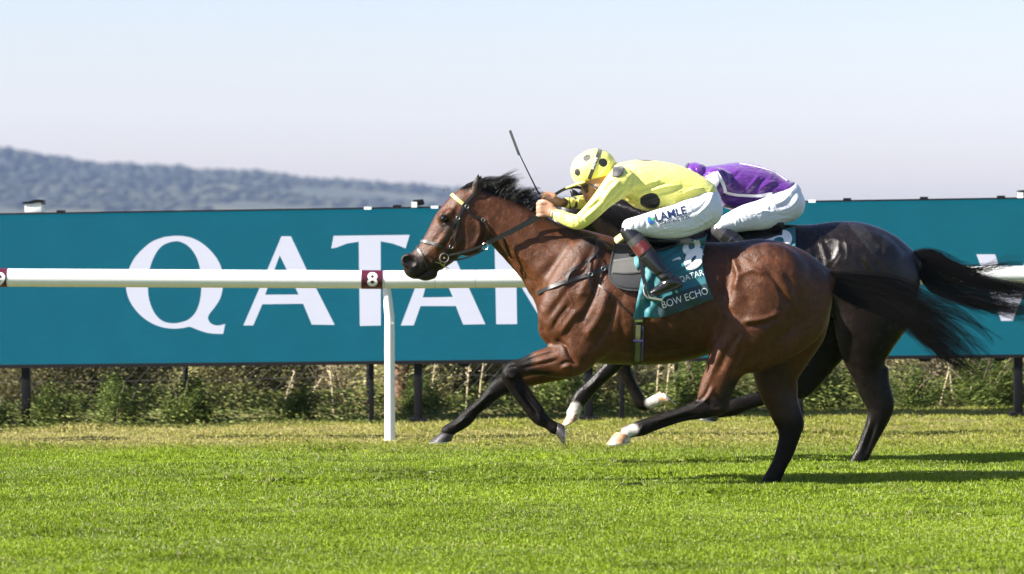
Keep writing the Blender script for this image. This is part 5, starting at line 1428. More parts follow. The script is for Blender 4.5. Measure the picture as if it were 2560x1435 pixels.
# ------------------------------------------------------------------ far rider
ri2 = thing('person', 'jockey in purple silks with white trim crouched over the far dark horse', 'person', P(1950, 530, D2), 'jockeys riding the racehorses')
b2 = Clay(D2, (1580, 390), (2030, 720), .42, .0075)
b2.add([(1736, 432, 0, 22, .075), (1732, 446, 0, 20, .07), (1724, 458, 0, 13, .05)], k=.02)
b2.add([(1745, 440, 0, 18, .055), (1775, 444, 0, 22, .07), (1800, 456, 0, 34, .16), (1850, 463, 0, 46, .15), (1910, 470, 0, 38, .13), (1955, 490, 0, 26, .12), (1970, 505, 0, 22, .12)], k=.03)
for sg in (-1, 1):
    b2.add([(1802, 458, sg * .15, 18, .035), (1752, 500, sg * .21, 15, .035), (1696, 566, sg * .21, 12, .03), (1656, 572, sg * .19, 11, .028), (1626, 574, sg * .165, 11, .027), (1608, 574, sg * .155, 14, .022), (1598, 573, sg * .15, 14, .02)], k=.03)
    for yk in (562, 569, 577, 584):
        b2.add([(1602, yk, sg * .152, 5), (1592, yk, sg * .15, 5), (1586, yk + 1, sg * .132, 4.6), (1589, yk + 1, sg * .112, 4.2), (1598, yk + 1, sg * .108, 4)], k=.004, sub=4)
    b2.add([(1612, 564, sg * .148, 7), (1600, 558, sg * .135, 5.5), (1592, 557, sg * .122, 4.6)], k=.006, sub=4)
    b2.add([(1962, 508, sg * .09, 26, .08), (1905, 540, sg * .16, 26, .07), (1850, 552, sg * .21, 21, .055), (1798, 572, sg * .25, 16, .048)], k=.03)
    b2.add([(1796, 574, sg * .25, 16, .046), (1830, 598, sg * .285, 16, .045), (1866, 632, sg * .32, 15, .042), (1895, 672, sg * .345, 11, .032), (1915, 684, sg * .35, 10, .03), (1862, 702, sg * .35, 5, .026)], k=.02)
clay_obj('body', b2, skin, ri2, it=2, color_fn=lambda px, y, V: np.tile(np.array(SK), (len(px), 1)))
PUR = (.085, .014, .19)
j2 = Clay(D2, (1590, 390), (2010, 590), .36, .0068)
j2.add([(1768, 436, 0, 20, .085), (1786, 446, 0, 32, .15), (1815, 458, 0, 48, .185), (1852, 462, 0, 56, .18), (1896, 468, 0, 54, .165), (1936, 475, 0, 42, .15), (1966, 476, 0, 28, .145)], k=.035)
j2.add([(1820, 500, 0, 22, .13), (1850, 505, 0, 20, .13), (1900, 490, 0, 18, .13)], k=.03)
for sg in (-1, 1):
    j2.add([(1790, 452, sg * .175, 34, .07), (1750, 498, sg * .212, 24, .055), (1694, 564, sg * .213, 19, .045), (1654, 571, sg * .19, 17, .038), (1628, 574, sg * .168, 14, .032)], k=.03)
V, F = j2.net(); V = smooth_mesh(V, F, 4, .55)
V = sculpt(V, F, D2, [([(1860, 486), (1880, 460), (1896, 440)], 3.5, .007, 'n'), ([(1872, 488), (1900, 458), (1918, 444)], 3.5, -.007, 'n'), ([(1884, 490), (1915, 462), (1940, 452)], 3.5, .007, 'n'), ([(1896, 492), (1930, 470), (1955, 460)], 3, -.007, 'n'), ([(1906, 493), (1940, 476)], 3, .006, 'n'),
    ([(1800, 424), (1816, 444), (1814, 470)], 4, -.008, 'n'), ([(1790, 424), (1806, 428)], 4, .006, 'n'), ([(1820, 436), (1840, 428), (1850, 420)], 4, .005, 'n'), ([(1822, 450), (1848, 436)], 3.5, -.005, 'n'), ([(1840, 510), (1870, 496), (1890, 494)], 4, -.005, 'n')])
JB2 = bvh_of(V, F)
pmat = folds(simple_mat('purple_silk', PUR, rough=.28, noise=.12, nscale=12, bump=.1, bscale=700, sheen=.25), 15, .5, .02, (1, 1, 2))
jo2 = under(link('jersey', mesh_np('jersey', V, F, mat=pmat)), ri2)
trim = simple_mat('white_trim', (.78, .76, .78), rough=.45)
mb = MB(); strap(mb, JB2, [(1790, 430), (1800, 445), (1808, 462), (1813, 480)], 9, D=D2, off=.002, thick=.002, n=20)
strap(mb, JB2, [(1813, 480), (1836, 486), (1860, 488), (1900, 489), (1930, 484)], 8, D=D2, off=.002, thick=.002, n=24); strap(mb, JB2, [(1850, 409), (1890, 417), (1935, 431), (1968, 452)], 5, D=D2, off=.0015, thick=.002, n=24); piece('trim', mb, trim, ri2)
draped('sleeve_patch', [(1768, 440), (1784, 430), (1795, 432)], [(1795, 432), (1800, 452)], [(1772, 474), (1790, 470), (1800, 452)], [(1768, 440), (1772, 474)], 10, 10, trim, ri2, .002, .002, bvh=JB2, D=D2)
w2 = Clay(D2, (1760, 440), (2030, 620), .33, .0056)
w2.add([(1974, 484, 0, 30, .15), (1976, 506, 0, 36, .165)], k=.03)
for sg in (-1, 1):
    w2.add([(1968, 512, sg * .085, 43, .105), (1915, 534, sg * .16, 38, .092), (1868, 544, sg * .21, 33, .078), (1830, 556, sg * .235, 26, .066), (1800, 566, sg * .25, 19, .06)], k=.03)
V, F = w2.net(); V = smooth_mesh(V, F, 4, .55)
V = sculpt(V, F, D2, [([(1985, 470), (1960, 500), (1930, 512)], 3.5, .005, 'n'), ([(1992, 480), (1968, 508), (1940, 520)], 3.5, -.005, 'n'), ([(1998, 492), (1976, 518), (1945, 530)], 3.5, .004, 'n'), ([(1930, 500), (1925, 530)], 4, -.004, 'n'), ([(1905, 520), (1900, 560)], 4, .003, 'n'), ([(1890, 535), (1910, 528), (1935, 530)], 2.2, .004, 'n'), ([(1915, 545), (1940, 536), (1965, 540)], 2.2, -.004, 'n'), ([(1930, 555), (1955, 545), (1985, 546)], 2.2, .004, 'n'), ([(2004, 500), (1984, 524), (1956, 536)], 2.2, .004, 'n'), ([(1850, 545), (1858, 565)], 2.5, -.004, 'n'), ([(1838, 550), (1842, 568)], 2.5, .003, 'n')])
under(link('breeches', mesh_np('breeches', V, F, mat=wmat)), ri2)
for sg in (-1, 1):
    bt = Clay(D2, (1760, 545), (1950, 725), (-.44, -.16) if sg < 0 else (.16, .44), .0058)
    bt.add([(1796, 576, sg * .255, 19, .052), (1814, 588, sg * .27, 20, .054), (1838, 604, sg * .29, 20, .054), (1866, 632, sg * .32, 19, .05), (1890, 664, sg * .345, 16, .042), (1900, 680, sg * .35, 15, .04)], k=.012)
    bt.add([(1914, 684, sg * .35, 14, .036), (1880, 696, sg * .35, 11, .042), (1856, 708, sg * .35, 7, .036)], k=.018)
    def bcol2(px, y, V):
        c = np.tile(np.array((.011, .011, .012)), (len(px), 1)); a = (px - np.array([1796., 576.])) @ np.array([.83, .56])
        w = 1 - sstep(14, 17, a); return c * (1 - w[:, None]) + w[:, None] * np.array((.045, .042, .045))
    clay_obj('boot', bt, boot_mat, ri2, it=3, color_fn=bcol2, strokes=[([(1820, 608), (1842, 584)], 2.5, .003), ([(1828, 612), (1850, 590)], 2.5, -.003)])
h2 = Clay(D2, (1690, 385), (1790, 480), .14, .0055)
h2.add([(1731, 432, 0, 25, .098), (1742, 432, 0, 26, .102), (1752, 436, 0, 20, .095)], k=.02); h2.add([(1714, 448, 0, 3, .08), (1702, 452, 0, 2.4, .05)], k=.006)
V, F = h2.net(); V = smooth_mesh(V, F, 3, .5); V = sculpt(V, F, D2, [([(1745, 410), (1756, 428), (1762, 440)], 3, .004, 'n'), ([(1735, 412), (1742, 436)], 3, -.004, 'n')])
under(link('helmet', mesh_np('helmet', V, F, mat=pmat)), ri2)
HeB2 = bvh_of(V, F)
mb = MB(); strap(mb, HeB2, [(1720, 410), (1716, 424), (1714, 440)], 7, D=D2, off=.002, thick=.003, n=10); piece('goggle_strap', mb, black_fab, ri2)
# ------------------------------------------------------------------ running rail
plastic = simple_mat('white_plastic', (.82, .82, .80), rough=.38, noise=.03, nscale=6, bump=.05, bscale=60)
plastic_worn = simple_mat('yellowed_plastic', (.70, .68, .56), rough=.45, noise=.1, nscale=20)
maroon = simple_mat('maroon_band', (.075, .006, .02), rough=.4, noise=.1)
rail = thing('running_rail', 'white plastic running rail with maroon numbered bands behind the horses', 'rail', (P(970, 1103, DRAIL).x, DRAIL, 0))
def railpt(px): return P(px, np.interp(px, [-800, 0, 970, 2560, 3400], [691, 694, 699, 687, 681]), DRAIL)
RR = 22.5 * DRAIL / FPX
joints = [-800, -118, 962, 1088, 1189, 2700, 3400]
for a, b_ in zip(joints[:-1], joints[1:]):
    n_ = max(3, int((b_ - a) / 60))
    mb = MB().tube([railpt(a + 1.2 + (b_ - a - 2.4) * k / n_) for k in range(n_ + 1)], RR, 28); piece('rail_tube', mb, plastic, rail)
for j in joints[1:-1]:
    mb = MB().tube([railpt(j - 5), railpt(j + 5)], RR * .985, 20); piece('joint', mb, plastic_worn, rail)
def band(px0, px1, text, tpx, clip=None):
    mb = MB().tube([railpt(px0), railpt((px0 + px1) / 2), railpt(px1)], RR + .003, 28, cap=True)
    b_ = piece('number_band', mb, maroon, rail)
    V_ = np.array(mb.v); bv = BVHTree.FromPolygons(mb.v, mb.f)
    V2, T = text_px(text, (tpx - 13, 714), (tpx + 13, 714), 33, bold=.025)
    print_mesh('number', V2, T, bv, white_print, rail, D=DRAIL, off=.0015, parent=b_)
band(904, 957, '8', 931)
band(-36, 19, '9', 0)
def post(px_top, px_bot, ybot, lab=None):
    a = railpt(px_top); b_ = P(px_bot, ybot, DRAIL); r = .036
    b_.z = float(gz(b_.x, DRAIL)) - .05
    p1 = a + Vector((0.0, 0, -.05)); p2 = a + Vector((.012, 0, -.16)); p3 = a + Vector((.022, 0, -.26))
    pts = [a + Vector((-.004, 0, -.03)), p1, p2, p3] + [p3.lerp(b_, k / 5) for k in range(1, 6)]
    mb = MB().tube(pts, [.026, .028, .032, .034] + [r] * 5, 18); return piece('post', mb, plastic, rail)
post(966, 975, 1103)
post(1957, 1965, 1100)
post(-118, -110, 1104); post(2700, 2706, 1098)
mb = MB().box(railpt(978) + Vector((.012, -.036, -.30)), (.012, .006, .008)); piece('clip', mb, plastic_worn, rail)

# ------------------------------------------------------------------ LED screen
def board_pt(px, py, fwd=0.0):
    """point on the screen plane: it stands a little nearer on the right"""
    # solve depth along the plane through left (D=26.0 at px 0) and right (D=25.25 at px 2560)
    xl, xr = (0 - 1280) * 26.0 / FPX, (2560 - 1280) * 25.25 / FPX
    k = (px - 1280) / FPX
    # y = 26 + (x - xl) * s ; x = k*y
    s = (25.25 - 26.0) / (xr - xl)
    y = (26.0 - s * xl) / (1 - s * k)
    return Vector((k * y, y - fwd, CAMH - (py - HOR) * y / FPX))
def led(name, colr, grain=.09, est=.33, drift=(1.02, .95)):
    m, nt, b = nodes_of(name)
    tc = N(nt, 'ShaderNodeTexCoord')
    nz = N(nt, 'ShaderNodeTexNoise', i_Scale=3.0, i_Detail=2.0); nt.links.new(tc.outputs['Object'], nz.inputs['Vector'])
    mp = N(nt, 'ShaderNodeMapping'); mp.inputs['Scale'].default_value = (7, 7, 90); nt.links.new(tc.outputs['Object'], mp.inputs[0])
    n2 = N(nt, 'ShaderNodeTexNoise', i_Scale=1.0, i_Detail=2.0); nt.links.new(mp.outputs[0], n2.inputs['Vector'])
    ad = N(nt, 'ShaderNodeMath', operation='ADD'); nt.links.new(nz.outputs['Fac'], ad.inputs[0]); nt.links.new(n2.outputs['Fac'], ad.inputs[1])
    mr = N(nt, 'ShaderNodeMapRange', i_1=.6, i_2=1.4, i_3=1 - grain, i_4=1 + grain); nt.links.new(ad.outputs[0], mr.inputs[0])
    sc = N(nt, 'ShaderNodeVectorMath', operation='SCALE'); nt.links.new(mr.outputs[0], sc.inputs['Scale'])
    sx = N(nt, 'ShaderNodeSeparateXYZ'); nt.links.new(tc.outputs['Object'], sx.inputs[0])
    gx_ = N(nt, 'ShaderNodeMapRange', i_1=-3.0, i_2=4.0); nt.links.new(sx.outputs['X'], gx_.inputs[0])      # the modules of the right end run a little greener
    mg = N(nt, 'ShaderNodeMix', data_type='RGBA'); nt.links.new(gx_.outputs[0], mg.inputs[0]); mg.inputs[6].default_value = col4(colr); mg.inputs[7].default_value = (colr[0], colr[1] * drift[0], colr[2] * drift[1], 1)
    nt.links.new(mg.outputs[2], sc.inputs[0])
    nt.links.new(sc.outputs[0], b.inputs['Emission Color']); b.inputs['Emission Strength'].default_value = est
    b.inputs['Base Color'].default_value = (.003, .003, .003, 1); b.inputs['Roughness'].default_value = .6; b.inputs['Specular IOR Level'].default_value = .02
    return m
led_teal = led('led_teal', (.006, .138, .205)); led_white = led('led_white', (.74, .76, .87), .03, .33, (1, 1))
black_metal = simple_mat('black_frame', (.006, .006, .008), rough=.5, noise=.2, spec=.2)
scr = thing('led_screen', 'long teal LED advertising screen with white letters behind the running rail', 'screen', (board_pt(1280, 900).x, board_pt(1280, 900).y, 0))
TOP = lambda px: 537 + (497 - 537) * px / 2560.0
BOT = lambda px: 912 + (886 - 912) * px / 2560.0
bdir = (board_pt(2560, 500) - board_pt(0, 500)); bdir.z = 0; bdir.normalize(); bn = Vector((bdir.y, -bdir.x, 0))
def slab(name, loop, fwd0, fwd1, mat, root=scr, parent=None):
    mb = MB(); n = len(loop)
    f_ = [board_pt(*q) + bn * fwd1 for q in loop]; k_ = [board_pt(*q) + bn * fwd0 for q in loop]
    mb.add(f_ + k_, [tuple(range(n)), tuple(range(2 * n - 1, n - 1, -1))] + [(i, (i + 1) % n, n + (i + 1) % n, n + i) for i in range(n)])
    return piece(name, mb, mat, root, parent=parent)
E0, E1 = -640, 3240
panel = slab('display', [(E0, TOP(E0)), (E1, TOP(E1)), (E1, BOT(E1)), (E0, BOT(E0))], -.08, 0, led_teal)
slab('top_frame', [(E0, TOP(E0) - 4), (E1, TOP(E1) - 4), (E1, TOP(E1) + .2), (E0, TOP(E0) + .2)], -.085, .012, black_metal)
slab('bottom_frame', [(E0, BOT(E0) - .2), (E1, BOT(E1) - .2), (E1, BOT(E1) + 8), (E0, BOT(E0) + 9)], -.10, .014, black_metal)
def R1(pts): return [(280 + x / 4.4138, 560 + y / 4.4138) for x, y in pts]
def R2(pts): return [(800 + x / 4.4138, 560 + y / 4.4138) for x, y in pts]
def R5(pts): return [(1700 + x / 2.9767, 540 + y / 2.9767) for x, y in pts]
def smooth_loop(p, n=4):
    q = np.array(p + p[:3]); q = np.vstack([np.array(p[-1:]), q]); out = []
    for i in range(1, len(p) + 1):
        a, b_, c_, d = q[i - 1], q[i], q[i + 1], q[i + 2]
        for k in range(n):
            u = k / n; out.append(tuple(.5 * (2 * b_ + (-a + c_) * u + (2 * a - 5 * b_ + 4 * c_ - d) * u * u + (-a + 3 * b_ - 3 * c_ + d) * u ** 3)))
    return out
Qo = R1([(720, 130), (850, 145), (960, 190), (1060, 265), (1140, 355), (1195, 450), (1225, 560), (1228, 650), (1220, 720), (1195, 820), (1140, 910), (1085, 980), (1060, 1030), (1075, 1078), (1110, 1107), (1160, 1120), (1205, 1116)])
Qt = R1([(1250, 1102), (1228, 1212)])
Qo2 = R1([(1150, 1212), (1050, 1200), (950, 1168), (860, 1132)])
Qo3 = R1([(780, 1148), (680, 1155), (560, 1140), (440, 1095), (330, 1020), (240, 920), (180, 810), (155, 690), (165, 580), (195, 480), (250, 375), (340, 275), (450, 190), (580, 142)])
Qi = smooth_loop(R1([(700, 190), (790, 210), (870, 270), (930, 360), (965, 460), (985, 600), (985, 720), (970, 850), (925, 970), (850, 1050), (760, 1085), (670, 1095), (570, 1075), (490, 1010), (435, 910), (405, 800), (398, 680), (410, 540), (440, 420), (500, 300), (580, 225)]))
Qouter = [tuple(q) for q in spline(Qo3[-1:] + Qo, 70)[4:]] + Qt + [tuple(q) for q in spline(Qo2, 12)] + [tuple(q) for q in spline(Qo3, 50)]
letters = [
    [Qouter, Qi],
    [R1([(1870, 135), (1975, 135), (2150, 505), (2458, 1113), (2205, 1110), (2110, 880), (1660, 885), (1560, 1119), (1450, 1120), (1715, 505)]), R1([(1852, 345), (2060, 778), (1690, 780)])],
    [R2([(150, 130), (990, 120), (945, 270), (900, 250), (800, 215), (670, 190), (672, 1120), (440, 1125), (428, 195), (300, 215), (180, 260), (125, 270)])],
    [R2([(1281, 120), (1378, 120), (1540, 480), (1825, 1105), (1580, 1110), (1500, 905), (1110, 905), (1035, 1118), (892, 1120), (1135, 480)]), R2([(1264, 330), (1465, 805), (1135, 810)])],
    [R2([(1925, 118), (2300, 112), (2420, 135), (2510, 210), (2545, 320), (2530, 440), (2470, 530), (2380, 585), (2720, 1100), (2470, 1103), (2190, 640), (2168, 640), (2175, 1104), (1945, 1106)]), R2([(2168, 215), (2270, 218), (2320, 290), (2320, 420), (2270, 505), (2168, 520)])],
    [R5([(2205, 285), (2345, 285), (2445, 600), (2590, 285), (2680, 285), (2475, 780), (2390, 780)])],
]
for L_ in letters:
    me = poly_mesh('letter', [[board_pt(*q) + bn * .003 for q in lp] for lp in L_], led_white)
    o = under(link('letter', me), scr); o.parent = panel; o.matrix_parent_inverse = Matrix.Identity(4)
for px, w in ((150, 9), (992, 10), (1500, 9), (2118, 10), (2310, 10), (2503, 10)):
    slab('lifting_lug', [(px - w, TOP(px) - 9), (px + w, TOP(px) - 9), (px + w, TOP(px) - 3), (px - w, TOP(px) - 3)], -.07, 0, black_metal)
for px in (920, 1087, 2030):
    slab('latch', [(px - 9, TOP(px) - 5.5), (px + 9, TOP(px) - 5.5), (px + 9, TOP(px) + 1), (px - 9, TOP(px) + 1)], -.02, .018, plastic)
for px in (60, 926, 1043, 1470, 1553, 2002, 2546, -420, 3030):
    a = board_pt(px, BOT(px) + 6) - bn * .06; w = .062 if px in (1043, 1470, 2546, 60) else .035
    gzv = float(gz(a.x, a.y)) - .03
    mb = MB().box(((a.x), a.y, (a.z + gzv) / 2), (w, w, a.z - gzv)); piece('support_post', mb, black_metal, scr, bevel=.004)
    if px in (1043, 1470, 2002, 2546):
        mb = MB().box((a.x, a.y, gzv + .05), (w * 2.2, w * 2.2, .03)); piece('foot_plate', mb, black_metal, scr)
for px in (1160, 1790, 2312, 2500):
    slab('cable_clip', [(px - 16, BOT(px) + 8.3), (px + 16, BOT(px) + 8.3), (px + 10, BOT(px) + 16), (px - 10, BOT(px) + 16)], -.06, -.02, black_metal)
# two small lamp housings on top of the screen
def lamp_box(px, lab, flip):
    t = thing('lamp_housing', lab, 'lamp housing', board_pt(px, TOP(px) - 4) - bn * .05)
    c = board_pt(px, TOP(px) - 4) - bn * .05; u = board_pt(px, 500).y / FPX
    mb = MB()
    if flip:
        mb.add([c + Vector((x * u, y, z * u)) for y in (-.05, .05) for x, z in ((-22, .5), (-22, 22), (-8, 22), (8, 26), (20, 26), (22, .5))], [(0, 1, 2, 3, 4, 5), (11, 10, 9, 8, 7, 6)] + [(i, (i + 1) % 6, 6 + (i + 1) % 6, 6 + i) for i in range(6)])
        piece('case', mb, plastic, t, bevel=.006)
        mb = MB().add([c + Vector((x * u, y, z * u)) for y in (-.06, .06) for x, z in ((-28, 22.5), (-26, 27), (-10, 28), (4, 33), (24, 32), (26, 20), (20, 26.5), (-6, 22.5))], [tuple(range(8)), tuple(range(15, 7, -1))] + [(i, (i + 1) % 8, 8 + (i + 1) % 8, 8 + i) for i in range(8)])
        piece('hood', mb, black_metal, t)
    else:
        mb.add([c + Vector((x * u, y, z * u)) for y in (-.05, .05) for x, z in ((-12, 3), (-11, 17), (14, 19), (18, 6), (6, 3))], [tuple(range(5)), tuple(range(9, 4, -1))] + [(i, (i + 1) % 5, 5 + (i + 1) % 5, 5 + i) for i in range(5)])
        piece('hood', mb, black_metal, t, bevel=.006)
        mb = MB().box(c + Vector((-8 * u, -.066, 5 * u)), (14 * u, .02, 14 * u)); piece('bracket', mb, plastic, t)
lamp_box(82, 'white box with a black hood standing on the left end of the screen', True)
lamp_box(1042, 'black angled lamp hood with white bracket on the screen near the horse head', False)
lamp_box(2556, 'black angled lamp hood with white bracket on the right end of the screen', False)

# ------------------------------------------------------------------ grass: countless blades in one object
def blades(n, xlo, xhi, ylo, yhi, h, w, col_fn, name, seg2=True, lean=.35, dens=None):
    x = RNG.uniform(xlo, xhi, n); y = RNG.uniform(ylo, yhi, n)
    keep = np.abs(x) < (1280 + 520) / FPX * y
    if dens is not None: keep &= RNG.random(n) < dens(x, y)
    x, y = x[keep], y[keep]; n = len(x)
    z = gz(x, y)
    clump = fbm(x * 3.1 + 30, y * 3.1 + 10, 21)
    z = z + .035 * (fbm(x * 1.7 + 60, y * 2.4 + 60, 27) - .47)
    hh = h * RNG.uniform(.45, 1.15, n) * (.35 + 1.3 * clump) * (1 + .9 * sstep(.60, .72, fbm(x * .9 + 70, y * 1.5 + 20, 23)))
    a = RNG.uniform(0, 2 * math.pi, n); ww = w * RNG.uniform(.6, 1.3, n)
    b_ = RNG.uniform(0, 2 * math.pi, n); le = np.abs(RNG.normal(0, lean, n)) * hh
    c_ = np.stack([x, y, z], 1); sd_ = np.stack([np.cos(a), np.sin(a), 0 * a], 1) * (ww / 2)[:, None]
    ld = np.stack([np.cos(b_), np.sin(b_), 0 * b_], 1)
    m_ = c_ + ld * (le * .35)[:, None] + np.array([0, 0, 1.0]) * (hh * .45)[:, None]
    t = c_ + ld * le[:, None] + np.array([0, 0, 1.0]) * (hh * np.sqrt(np.maximum(1 - (le / hh / 1.6) ** 2, .2)))[:, None]
    V = np.stack([c_, m_ + sd_, t, m_ - sd_], 1).reshape(-1, 3)
    i = (np.arange(n) * 4)[:, None]
    F = np.concatenate([i + np.array([[0, 1, 2]]), i + np.array([[0, 2, 3]])], 1).reshape(-1, 3)
    return V, F, np.repeat(col_fn(x, y, n, clump), 4, axis=0)
gm_, gnt, gb = nodes_of('grass_blade')
at = N(gnt, 'ShaderNodeAttribute', attribute_name='Col'); gnt.links.new(at.outputs['Color'], gb.inputs['Base Color'])
gb.inputs['Roughness'].default_value = .52; gb.inputs['Specular IOR Level'].default_value = .3
tr = N(gnt, 'ShaderNodeBsdfTranslucent'); gnt.links.new(at.outputs['Color'], tr.inputs['Color'])
mxs = N(gnt, 'ShaderNodeMixShader'); mxs.inputs[0].default_value = .35
gnt.links.new(gb.outputs[0], mxs.inputs[1]); gnt.links.new(tr.outputs[0], mxs.inputs[2]); gnt.links.new(mxs.outputs[0], gnt.nodes['Material Output'].inputs['Surface'])
def lerp3(a, b_, t): return np.array(a) * (1 - t[:, None]) + np.array(b_) * t[:, None]
def track_col(x, y, n, cl):
    t = np.clip(RNG.normal(.5, .25, n), 0, 1)
    c = lerp3((.125, .190, .008), (.300, .395, .026), np.clip(t * .75 + .9 * (fbm(x * .8 + 5, y * 1.6 + 3, 35) - .40), 0, 1))
    c = c * (1 - .36 * sstep(.56, .68, fbm(x * 1.5 + 11, y * 3.2 + 5, 37)) * (RNG.random(n) < .8))[:, None]  # darker tufts, painting in the shade of uneven turf
    dry = (RNG.random(n) < .05 + .10 * sstep(.5, .62, fbm(x * 1.3, y * 1.3 + 7, 31)))[:, None]
    c = np.where(dry, np.array((.32, .32, .15)), c)
    edge = sstep(21.9, 23.8, y + .5 * (fbm(x * .9, y * .9, 41) - .47) * 2)
    d2 = RNG.random(n) < edge * .6
    return np.where(d2[:, None], np.array((.31, .265, .11)) * RNG.uniform(.7, 1.15, (n, 1)), c)
def verge_col(x, y, n, cl):
    t = RNG.random(n); straw = lerp3((.31, .28, .09), (.46, .41, .16), t); green = lerp3((.19, .22, .028), (.29, .31, .05), RNG.random(n))
    p = np.clip((.36 - .09 * x) + 1.6 * (fbm(x * .7, y * 1.4, 51) - .47), .12, .95)
    p = p * sstep(22.4, 24.0, y)
    return np.where((RNG.random(n) < p)[:, None], straw, green)
parts_ = [blades(360000, -4.6, 4.6, 14.3, 18.6, .025, .0064, track_col, 'a', lean=1.05), blades(275000, -5.2, 5.2, 18.6, 22.8, .028, .0072, track_col, 'b', lean=1.05), blades(120000, -6, 6, 22.5, 26.4, .030, .0070, verge_col, 'c', lean=1.0)]
V = []; F = []; Cc = []; off = 0
for v, f, c in parts_:
    V.append(v); F.append(f + off); Cc.append(c); off += len(v)
link('grass', mesh_np('grass', np.vstack(V), np.vstack(F), smooth=False, colors=np.vstack(Cc), mat=gm_), kind='stuff')

# ------------------------------------------------------------------ scrub behind the screen
lm, lnt, lb = nodes_of('scrub_leaf')
at = N(lnt, 'ShaderNodeAttribute', attribute_name='Col'); lnt.links.new(at.outputs['Color'], lb.inputs['Base Color']); lb.inputs['Roughness'].default_value = .65; lb.inputs['Specular IOR Level'].default_value = .2
tr = N(lnt, 'ShaderNodeBsdfTranslucent'); lnt.links.new(at.outputs['Color'], tr.inputs['Color'])
mxs = N(lnt, 'ShaderNodeMixShader'); mxs.inputs[0].default_value = .3
lnt.links.new(lb.outputs[0], mxs.inputs[1]); lnt.links.new(tr.outputs[0], mxs.inputs[2]); lnt.links.new(mxs.outputs[0], lnt.nodes['Material Output'].inputs['Surface'])
twig = simple_mat('twig_bark', (.16, .12, .08), rough=.85, noise=.3, nscale=30)
pale_twig = simple_mat('dry_stalk', (.46, .38, .24), rough=.8, noise=.3, nscale=30)
def leaf_cloud(c, size, colr, n, leaf=.026):
    a = np.cross(RNG.normal(0, 1, (n, 3)), np.array([.3, .2, 1.0])); a /= np.linalg.norm(a, axis=1, keepdims=True)
    b_ = np.cross(a, RNG.normal(0, 1, (n, 3))); b_ /= np.linalg.norm(b_, axis=1, keepdims=True)
    s = leaf * RNG.uniform(.5, 1.4, (n, 1))
    V = np.stack([c - a * s, c + b_ * s * .27, c + a * s, c - b_ * s * .27], 1).reshape(-1, 3)
    F = (np.arange(n) * 4)[:, None] + np.array([[0, 1, 2, 3]])
    return V, F, np.repeat(colr, 4, axis=0)
def bush_mesh(seed, rx, ry, rz, n, c0, c1_):
    r = np.random.default_rng(seed)
    k = r.normal(0, 1, (26, 3)); k[:, 2] = np.abs(k[:, 2]); k /= np.linalg.norm(k, axis=1, keepdims=True)
    k *= r.uniform(.35, .9, (26, 1))
    w = r.integers(0, 26, n)
    p = k[w] + r.normal(0, .16, (n, 3))
    p[:, 2] = np.abs(p[:, 2])
    c = p * np.array([rx, ry, rz])
    t = np.clip(r.random(26)[w] * .7 + r.normal(.15, .2, n), 0, 1)
    return leaf_cloud(c, None, lerp3(c0, c1_, t), n)
MARKS = [(60, 'the leftmost screen post'), (210, 'the blank teal left of the Q'), (440, 'the letter Q'), (720, 'the first letter A'), (926, 'the thin post under the T'), (975, 'the white rail post'), (1043, 'the thick post under the second A'),
         (1190, 'the reaching dark foreleg'), (1370, 'the folded bay foreleg'), (1470, 'the white socked foreleg'), (1553, 'the thin post by the far forelegs'), (1670, 'the upturned pale hoof'), (1790, 'the bay hock'), (1900, 'the bay standing hind leg'),
         (2002, 'the post between the hind legs'), (2180, 'the black standing hind leg'), (2320, 'the gap behind the black horse'), (2440, 'the tip of the bay tail'), (2546, 'the rightmost screen post')]
def beside(x, y):
    px = 1280 + x / y * FPX
    if px < -150 or px > 2710: return None
    if px < 0: return 'at the left end beyond the leftmost screen post'
    if px > 2560: return 'at the right end beyond the rightmost screen post'
    d, nm = min((abs(px - p), (p, n_)) for p, n_ in MARKS)
    return ('right beside ' if d < 26 else ('just left of ' if px < nm[0] else 'just right of ')) + nm[1]
protos = []
for sd_, rx, ry, rz, n, c0, c1_ in [(6, .6, .45, 1.0, 4500, (.09, .075, .04), (.34, .28, .16)), (1, .75, .5, 1.15, 12000, (.045, .048, .020), (.26, .23, .095)), (2, .6, .5, 1.0, 11000, (.040, .044, .018), (.22, .20, .08)), (3, .7, .5, 1.1, 11000, (.13, .13, .05), (.46, .42, .20)), (4, .55, .45, .9, 9000, (.14, .14, .05), (.46, .42, .19)), (5, .45, .35, .55, 6000, (.036, .066, .012), (.14, .175, .035))]:  # sun and shade painted into leaf colours: pale bushes sunlit, dark ones shaded
    v, f, c = bush_mesh(sd_, rx, ry, rz, n, c0, c1_)
    me = mesh_np('foliage', v, f, smooth=False, colors=c, mat=lm)
    mb = MB(); r = random.Random(sd_)
    for k in range(9):
        e = Vector((r.uniform(-.8, .8) * rx, r.uniform(-.6, .6) * ry, r.uniform(.5, .95) * rz)); s = Vector((r.uniform(-.1, .1), r.uniform(-.1, .1), -.05))
        mb.tube([s, s.lerp(e, .5) + Vector((r.uniform(-.06, .06), 0, .08)), e], [.014, .009, .004], 5, cap=False)
    if sd_ == 6:
        for k in range(26):
            e = Vector((r.uniform(-.9, .9) * rx, r.uniform(-.9, .2) * ry, r.uniform(.5, 1.05) * rz)); q_ = Vector((e.x * .45 + r.uniform(-.1, .1), e.y * .6, e.z * .5)); mb.tube([Vector((e.x * .15, e.y * .15, 0)), q_, e], [.008, .006, .003], 4, cap=False)
    protos.append((me, mb.mesh('stems', pale_twig if sd_ == 6 else twig)))
protos = protos[1:] + protos[:1]
